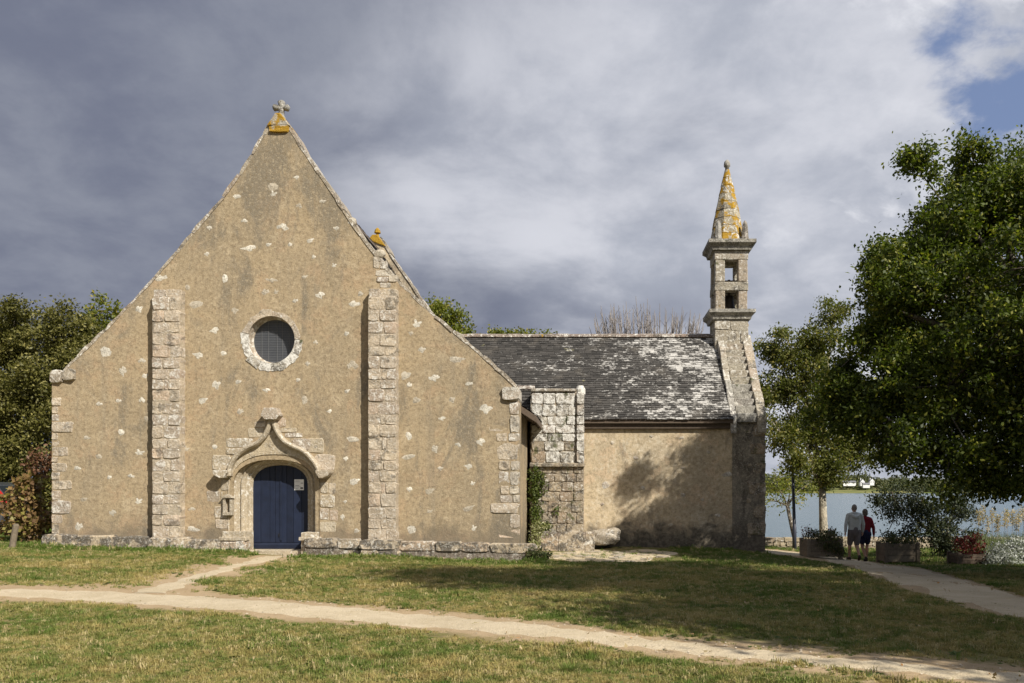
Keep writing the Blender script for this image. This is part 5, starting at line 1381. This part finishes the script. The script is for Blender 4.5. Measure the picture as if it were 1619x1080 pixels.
me = np_mesh('blades', V, F); meshobj('blades', me, leaf_mat('pampas_blade', (.07, .10, .03), (.16, .19, .06), None, .1, .3), pg)
pm = leaf_mat('pampas_plume', (.42, .33, .18), (.60, .48, .28), None, .1, .3)
for i in range(17):
    px_ = 1548 + i * 6.4 + rg.uniform(-3, 3); tp = W(px_, 812 + rg.uniform(-10, 8), 26.6 + rg.uniform(-.3, .3)); P = tp + Vector((0, 0, 0)); pts = np.array(P) + np.stack([rg.normal(size=110) * .035, rg.normal(size=110) * .035, rg.uniform(-.42, .06, 110)], 1)
    V = leaf_arrays(pts, rg, .09, .25, .1); meshobj('plume', np_mesh('plume', V, np.arange(len(V)).reshape(-1, 4)), pm, pg)
    mb = MB(); mb.tube([(tp.x, tp.y, gzf(tp.x, tp.y)), (tp.x, tp.y, tp.z)], [.008, .005], 4); mb.build('stalk', M['twig'], pg)
# wooden post in the grass at the left
wv = unproj(19, 866)
wp = MB(); zg = gzf(*wv); wp.tube([(wv[0], wv[1], zg - .1), (wv[0] + .02, wv[1], zg + .1), (wv[0] + .10, wv[1], zg + .56), (wv[0] + .105, wv[1], zg + .60)], [.075, .075, .07, .05], 10)
o = wp.build('wooden_post', M['wood_old'], None); setprops(o, 'short leaning wooden post in the grass at the far left', 'post')

# ------------------------------------------------------------------ parked car at the left edge (tail towards us on the right)
cx1 = W(11, 0, 26.6).x; cy0, cy1 = 26.2, 27.95; cg = gzf(cx1 - 1, 27)
car = empty('parked_car', (cx1 - 2, 27.1, cg), 'dark grey car with red tail lights parked at the left edge', 'car')
m, g, b = newmat('car_paint'); b.inputs['Base Color'].default_value = (.10, .11, .125, 1); b.inputs['Metallic'].default_value = .5; b.inputs['Roughness'].default_value = .3; b.inputs['Coat Weight'].default_value = .6; M['car'] = m
m, g, b = newmat('car_glass'); b.inputs['Base Color'].default_value = (.02, .025, .03, 1); b.inputs['Roughness'].default_value = .08; b.inputs['Specular IOR Level'].default_value = .6; M['carglass'] = m
m, g, b = newmat('tail_light'); b.inputs['Base Color'].default_value = (.45, .02, .02, 1); b.inputs['Roughness'].default_value = .2; M['tail'] = m
M['tyre'] = plain('tyre', (.025, .025, .027), .9, .1, bump=0); M['rim'] = plain('rim', (.35, .36, .37), .4, .1, metal=.7, bump=0); M['plastic'] = plain('grey_plastic', (.05, .052, .056), .6, .1, bump=0)
body = [(0, .42), (.03, .70), (.02, 1.02), (-.12, 1.30), (-.38, 1.62), (-.7, 1.72), (-1.6, 1.76), (-2.5, 1.66), (-3.2, 1.20), (-4.1, 1.00), (-4.3, .75), (-4.28, .42), (-3.9, .32), (-.3, .32)]
def carsec(y, k): return [(cx1 + x if z < 1.1 else cx1 + x - (.0 if k == 0 else .04), y + (k if z < 1.1 else k * 4.2), cg + z) for x, z in body]
vs = carsec(cy0, .06) + carsec(cy0 + .12, 0) + carsec(cy1 - .12, 0) + carsec(cy1, -.06); nb_ = len(body); fs = []
for s_ in range(3):
    for i in range(nb_): fs.append((s_ * nb_ + i, s_ * nb_ + (i + 1) % nb_, (s_ + 1) * nb_ + (i + 1) % nb_, (s_ + 1) * nb_ + i))
fs += [tuple(range(nb_ - 1, -1, -1)), tuple(range(3 * nb_, 4 * nb_))]
mb = MB(); mb.add(vs, fs); mb.build('body', M['car'], car, bevel=.04)
for y in (cy0 + .16, cy1 - .36):
    mb = MB(); mb.prism([(cx1 + .0, cg + 1.06), (cx1 + .035, cg + 1.04), (cx1 - .10, cg + 1.34), (cx1 - .33, cg + 1.60), (cx1 - .36, cg + 1.56), (cx1 - .16, cg + 1.30)], y - .06, y + .22); mb.build('tail_light', M['tail'], car, bevel=.01)
mb = MB(); mb.box(cx1 - .3, cx1 + .06, cy0 + .05, cy1 - .05, cg + .34, cg + .66, .01); mb.build('bumper', M['plastic'], car, bevel=.04)
mb = MB(); mb.prism([(cx1 - .135, cg + 1.33), (cx1 - .36, cg + 1.60), (cx1 - .40, cg + 1.57), (cx1 - .18, cg + 1.30)], cy0 + .5, cy1 - .5); mb.build('rear_window', M['carglass'], car)
for y, d in ((cy0, -1), (cy1, 1)):
    mb = MB(); mb.prism([(cx1 - .5, cg + 1.12), (cx1 - .65, cg + 1.58), (cx1 - 2.4, cg + 1.56), (cx1 - 3.0, cg + 1.15)], y + (.20 if d < 0 else -.2) - .02, y + (.2 if d < 0 else -.2) + .02); mb.build('side_window', M['carglass'], car)
    for wx in (-.85, -3.45):
        mb = MB(); mb.tube([(cx1 + wx, y - d * .2, cg + .32), (cx1 + wx, y - d * .19, cg + .32), (cx1 + wx, y + d * .0, cg + .32), (cx1 + wx, y + d * .01, cg + .32)], [.28, .32, .32, .28], 22); wo = mb.build('wheel', M['tyre'], car)
        mb = MB(); mb.tube([(cx1 + wx, y + d * .005, cg + .32), (cx1 + wx, y + d * .02, cg + .32)], [.20, .17], 16); mb.build('rim', M['rim'], wo)

# ------------------------------------------------------------------ people (walking away)
def fig_mesh(o, vox, smooth_it=4):
    r_ = o.modifiers.new('remesh', 'REMESH'); r_.mode = 'VOXEL'; r_.voxel_size = vox; r_.use_smooth_shade = True
    s_ = o.modifiers.new('smooth', 'SMOOTH'); s_.factor = .5; s_.iterations = smooth_it
def limb(mb, pts, rad, n=10):
    mb.tube(pts, rad, n)
    for p_, r_ in zip(pts, rad): mb.ball(p_, r_ * .98, 10, 7)
def person(px, pyf, Y, H, label, skin, cl, hair, woman=False, flip=1, turn=0.0):
    k = H / 1.75; base = W(px, pyf, Y); X0, Z0 = base.x, gzf(base.x, Y) + .004
    t = empty('person', (X0, Y, Z0), label, 'person')
    ct, st = math.cos(turn), math.sin(turn)
    def q(x, y, z):
        x *= flip; return (X0 + k * (x * ct - y * st), Y + k * (x * st + y * ct), Z0 + k * z)
    sw = .17 if woman else .195; hip = .095
    # joints: left leg planted ahead, right leg pushing off behind
    J = dict(hl=q(-hip, .0, .92), kl=q(-hip - .01, .14, .50), al=q(-hip + .0, .20, .085), tl=q(-hip - .01, .37, .035), hr=q(hip, 0, .92), kr=q(hip - .01, .05, .49), ar=q(hip - .03, -.26, .16), tr=q(hip - .02, -.17, .035))
    mb = MB()
    for h_, n_, a_ in (('hl', 'kl', 'al'), ('hr', 'kr', 'ar')):
        H_, K_, A_ = Vector(J[h_]), Vector(J[n_]), Vector(J[a_]); calf = K_.lerp(A_, .33) + Vector((0, -.012 * k, 0))
        limb(mb, [H_, H_.lerp(K_, .5), K_, calf, A_], [.088 * k, .072 * k, .052 * k, .056 * k, .036 * k])
    for a_, t_ in (('al', 'tl'), ('ar', 'tr')):
        limb(mb, [Vector(J[a_]) + Vector((0, -.03 * k, -.03 * k)), J[t_]], [.038 * k, .032 * k])
    limb(mb, [q(0, 0, .93), q(0, 0, 1.10), q(0, .01, 1.28), q(0, .0, 1.42)], [.12 * k, .11 * k, .115 * k, .08 * k], 12)
    for s_ in (-1, 1): limb(mb, [q(s_ * .05, .01, 1.38), q(s_ * sw, 0, 1.40)], [.062 * k, .052 * k]); mb.ball(q(s_ * .08, -.03, .93), (.10 * k, .10 * k, .11 * k))
    # neck and head
    hd = q(0, .03, 1.625)
    limb(mb, [q(0, .0, 1.42), q(0, .02, 1.55)], [.058 * k, .052 * k]); mb.ball(hd, (.076 * k, .098 * k, .122 * k), 14, 10)
    mb.ball((hd[0], hd[1] + .03 * k, hd[2] - .055 * k), (.058 * k, .068 * k, .065 * k))
    nz_ = Vector(hd) + Vector((0, .10 * k, -.012 * k)); limb(mb, [nz_ + Vector((0, -.012, .03)), nz_ + Vector((0, .012, -.008))], [.009, .014], 6)
    for s_ in (-1, 1):
        mb.ball((hd[0] + s_ * .078 * k, hd[1] - .002, hd[2] - .01), (.012, .022, .034), 8, 6); mb.ball((hd[0] + s_ * .03, hd[1] + .088 * k, hd[2] + .012), .012, 6, 5)
    mb.ball((hd[0], hd[1] + .092 * k, hd[2] - .052 * k), (.026, .012, .012), 8, 5)
    # arms with hands
    arms = {}
    for s_, dy in ((-1, -.06), (1, .10)):
        S_, E_, W_ = Vector(q(s_ * sw, 0, 1.40)), Vector(q(s_ * (sw + .085), dy * .4 - .03, 1.13)), Vector(q(s_ * (sw + .10), dy + .02, .895)); arms[s_] = (S_, E_, W_)
        limb(mb, [S_, S_.lerp(E_, .5), E_, E_.lerp(W_, .35), W_], [.055 * k, .048 * k, .04 * k, .039 * k, .027 * k])
        d = (W_ - E_).normalized(); pal = W_ + d * .055 * k; fw = Vector((0, 1, 0))
        limb(mb, [W_, pal, pal + d * .03 * k], [.026 * k, .030 * k, .028 * k]); mb.ball(pal + fw * .012, (.020 * k, .036 * k, .045 * k))
        for i, ln in enumerate((.066, .076, .070, .055)):
            r0 = pal + d * .035 * k + fw * (.027 - .018 * i) * k; r1 = r0 + d * ln * .5 * k + fw * .004; r2 = r1 + (d + Vector((-s_ * flip * .45, .15, 0))).normalized() * ln * .5 * k
            limb(mb, [r0, r1, r2], [.0095 * k, .009 * k, .0075 * k], 6)
        r0 = pal + fw * .03 * k - d * .015 * k; limb(mb, [r0, r0 + (fw * .7 + d).normalized() * .035 * k, r0 + (fw * .35 + d).normalized() * .062 * k], [.012 * k, .010 * k, .008 * k], 6)
    o = mb.build('body', skin, t); fig_mesh(o, .0085, 3)
    # hair
    mb = MB()
    if woman:
        mb.ball((hd[0], hd[1] - .012, hd[2] + .025), (.092 * k, .106 * k, .112 * k), 14, 10); mb.ball((hd[0], hd[1] - .045, hd[2] - .03), (.084 * k, .068 * k, .085 * k), 12, 8)
    else: mb.ball((hd[0], hd[1] - .018, hd[2] + .018), (.081 * k, .096 * k, .110 * k), 14, 10)
    o = mb.build('hair', hair, t); fig_mesh(o, .012, 2)
    # jacket
    mb = MB(); e = .022 * k; wj = .02 if woman else .03
    for s_ in (-1, 0, 1):
        limb(mb, [q(s_ * .065, -.005, .93), q(s_ * .06, 0, 1.05), q(s_ * .065, .005, 1.20), q(s_ * .085, .0, 1.34)], [(.105 + wj) * k, (.10 + wj) * k, (.108 + wj) * k, .092 * k + e], 12)
    limb(mb, [q(-sw + .01, 0, 1.405), q(0, -.005, 1.42), q(sw - .01, 0, 1.405)], [.064 * k + e * .6, .092 * k + e, .064 * k + e * .6])
    for s_ in (-1, 1):
        S_, E_, W_ = arms[s_]; limb(mb, [S_, S_.lerp(E_, .5), E_, E_.lerp(W_, .5), W_ - (W_ - E_) * .06], [.062 * k + e * .5, .054 * k + e * .5, .046 * k + e * .5, .043 * k + e * .4, .037 * k + e * .3])
    if not woman:   # hood lying on the shoulders
        limb(mb, [q(-.12, -.05, 1.43), q(-.06, -.115, 1.38), q(0, -.13, 1.35), q(.06, -.115, 1.38), q(.12, -.05, 1.43)], [.04 * k, .05 * k, .058 * k, .05 * k, .04 * k])
    else: limb(mb, [q(-.06, .0, 1.47), q(0, -.05, 1.465), q(.06, 0, 1.47)], [.03, .032, .03])
    o = mb.build('jacket', cl[0], t); fig_mesh(o, .013, 4)
    # shorts
    mb = MB(); lim = .72
    for h_, n_ in (('hl', 'kl'), ('hr', 'kr')):
        H_, K_ = Vector(J[h_]), Vector(J[n_]); lo = H_.lerp(K_, .62 if woman else .93)
        limb(mb, [H_ + Vector((0, 0, .02)), H_.lerp(lo, .5), lo], [.115 * k, .105 * k, (.098 if woman else .086) * k])
    limb(mb, [q(0, -.01, .97), q(0, -.01, .86)], [.15 * k, .13 * k], 12)
    for s_ in (-1, 1): mb.ball(q(s_ * .08, -.035, .92), (.11 * k, .11 * k, .12 * k))
    o = mb.build('shorts', cl[1], t); fig_mesh(o, .013, 3)
    # shoes
    for a_, t_ in (('al', 'tl'), ('ar', 'tr')):
        mb = MB(); A_, T_ = Vector(J[a_]), Vector(J[t_]); hl_ = A_ + Vector((0, -.05 * k, -.045 * k)) if a_ == 'al' else A_ + Vector((0, -.055 * k, -.03 * k))
        limb(mb, [hl_, hl_.lerp(T_, .5) + Vector((0, 0, .012)), T_ + Vector((0, 0, .006))], [.045 * k, .048 * k, .040 * k]); limb(mb, [A_, hl_], [.042 * k, .04 * k])
        o = mb.build('shoe', cl[2], t); fig_mesh(o, .011, 2)
    return t
m, g, b = newmat('skin'); b.inputs['Base Color'].default_value = (.56, .34, .24, 1); b.inputs['Roughness'].default_value = .6; b.inputs['Subsurface Weight'].default_value = .05; SK = m
cloth = lambda nm, c: plain(nm, c, .9, .12, 18, bump=.3)
person(1351, 890, 25.7, 1.76, 'person in a pale grey hooded jacket and shorts walking away', SK, (cloth('grey_fleece', (.56, .58, .55)), cloth('taupe_shorts', (.16, .14, .135)), cloth('brown_shoe', (.07, .05, .04))), cloth('grey_hair', (.26, .23, .20)))
person(1368, 888, 26.2, 1.68, 'person in a dark red jacket and navy shorts walking away', SK, (cloth('red_jacket', (.21, .012, .022)), cloth('navy_shorts', (.02, .024, .06)), cloth('dark_shoe', (.05, .04, .04))), cloth('ash_hair', (.15, .125, .10)), woman=True, flip=-1)

# ------------------------------------------------------------------ far shore
fo = empty('tmp_far', (0, 0, 0), '', '')
bpy.data.objects.remove(fo)
rg = np.random.default_rng(77); blobs = []
for i in range(330):
    x = rg.uniform(-150, 720); y = rg.uniform(1085, 1260); r_ = rg.uniform(5, 13); z = np.interp(y, [1080, 1110, 1180, 1300], [-1.5, 1, 5, 14])
    if 300 < x < 400 and y < 1180 and rg.random() < .75: r_ *= .35
    blobs.append(((x, y, z + r_ * .5), (r_ * 1.5, r_ * 1.2, r_ * .8)))
P, CC = crown_points(blobs, .55, rg, 1.2, 16, .35)
V = leaf_arrays(P, rg, 1.7, .8, .4); o = meshobj('far_wood', np_mesh('far_wood', V, np.arange(len(V)).reshape(-1, 4)), LM['far']); setprops(o, 'wood and hedges along the far shore', 'wood', kind='stuff')
M['white'] = plain('white_wall', (.78, .78, .76), .8, .05, .2, bump=0); M['roofg'] = plain('grey_roof', (.16, .16, .17), .8, .15, .3, bump=0)
def house(px, py, Y, wd, dp, hw, hr, label, along=True):
    v = W(px, py, Y); t = empty('house', (v.x, Y, v.z), label, 'house', 'white houses on the far shore')
    mb = MB(); x0, x1 = v.x - wd / 2, v.x + wd / 2
    if along: mb.box(x0, x1, Y, Y + dp, v.z - 3, v.z + hw); mb.prism([(Y, v.z + hw), (Y + dp, v.z + hw), (Y + dp / 2, v.z + hw + hr)], x0, x1, 'x')
    else: mb.prism([(x0, v.z - 3), (x1, v.z - 3), (x1, v.z + hw), (v.x, v.z + hw + hr), (x0, v.z + hw)], Y, Y + dp)
    mb.build('wall', M['white'], t); mb = MB(); o_ = .3
    if along: mb.prism([(Y - .5, v.z + hw - .3), (Y + dp / 2, v.z + hw + hr + .1), (Y + dp + .5, v.z + hw - .3), (Y + dp + .5, v.z + hw + .1), (Y + dp / 2, v.z + hw + hr + .6), (Y - .5, v.z + hw + .1)], x0 - .4, x1 + .4, 'x')
    else: mb.prism([(x0 - .6, v.z + hw - .4), (v.x, v.z + hw + hr + .1), (x1 + .6, v.z + hw - .4), (x1 + .6, v.z + hw), (v.x, v.z + hw + hr + .6), (x0 - .6, v.z + hw)], Y + .4, Y + dp)
    ro = mb.build('roof', M['roofg'], t)
    mb = MB(); mb.box(x0 + 1, x0 + 1.8, Y + dp / 2 - .5, Y + dp / 2 + .5, v.z + hw + hr * .5, v.z + hw + hr + 1.6); mb.build('chimney', M['white'], ro)
    nw = max(2, int(wd / 3.5))
    for i in range(nw):
        xx_ = x0 + wd * (i + .5) / nw; mb = MB(); mb.box(xx_ - .5, xx_ + .5, Y - .06, Y - .01, v.z + hw * .35, v.z + hw * .35 + 1.3); mb.build('window', M['carglass'], t)
house(1364, 765, 1118, 6, 7, 2.6, 3.6, 'white gabled house on the far shore, left of the pair', False)
house(1379, 764, 1120, 6, 7, 2.6, 3.4, 'white gabled house on the far shore, right of the pair', False)
house(1343, 765, 1125, 18, 6, 2.2, 1.6, 'long low white house on the far shore beside the gabled pair')
house(1370, 768, 1110, 9, 5, 2.0, 1.4, 'low white house nearest the water on the far shore')
for o in bpy.data.objects:
    if '_wl' in o: del o['_wl']
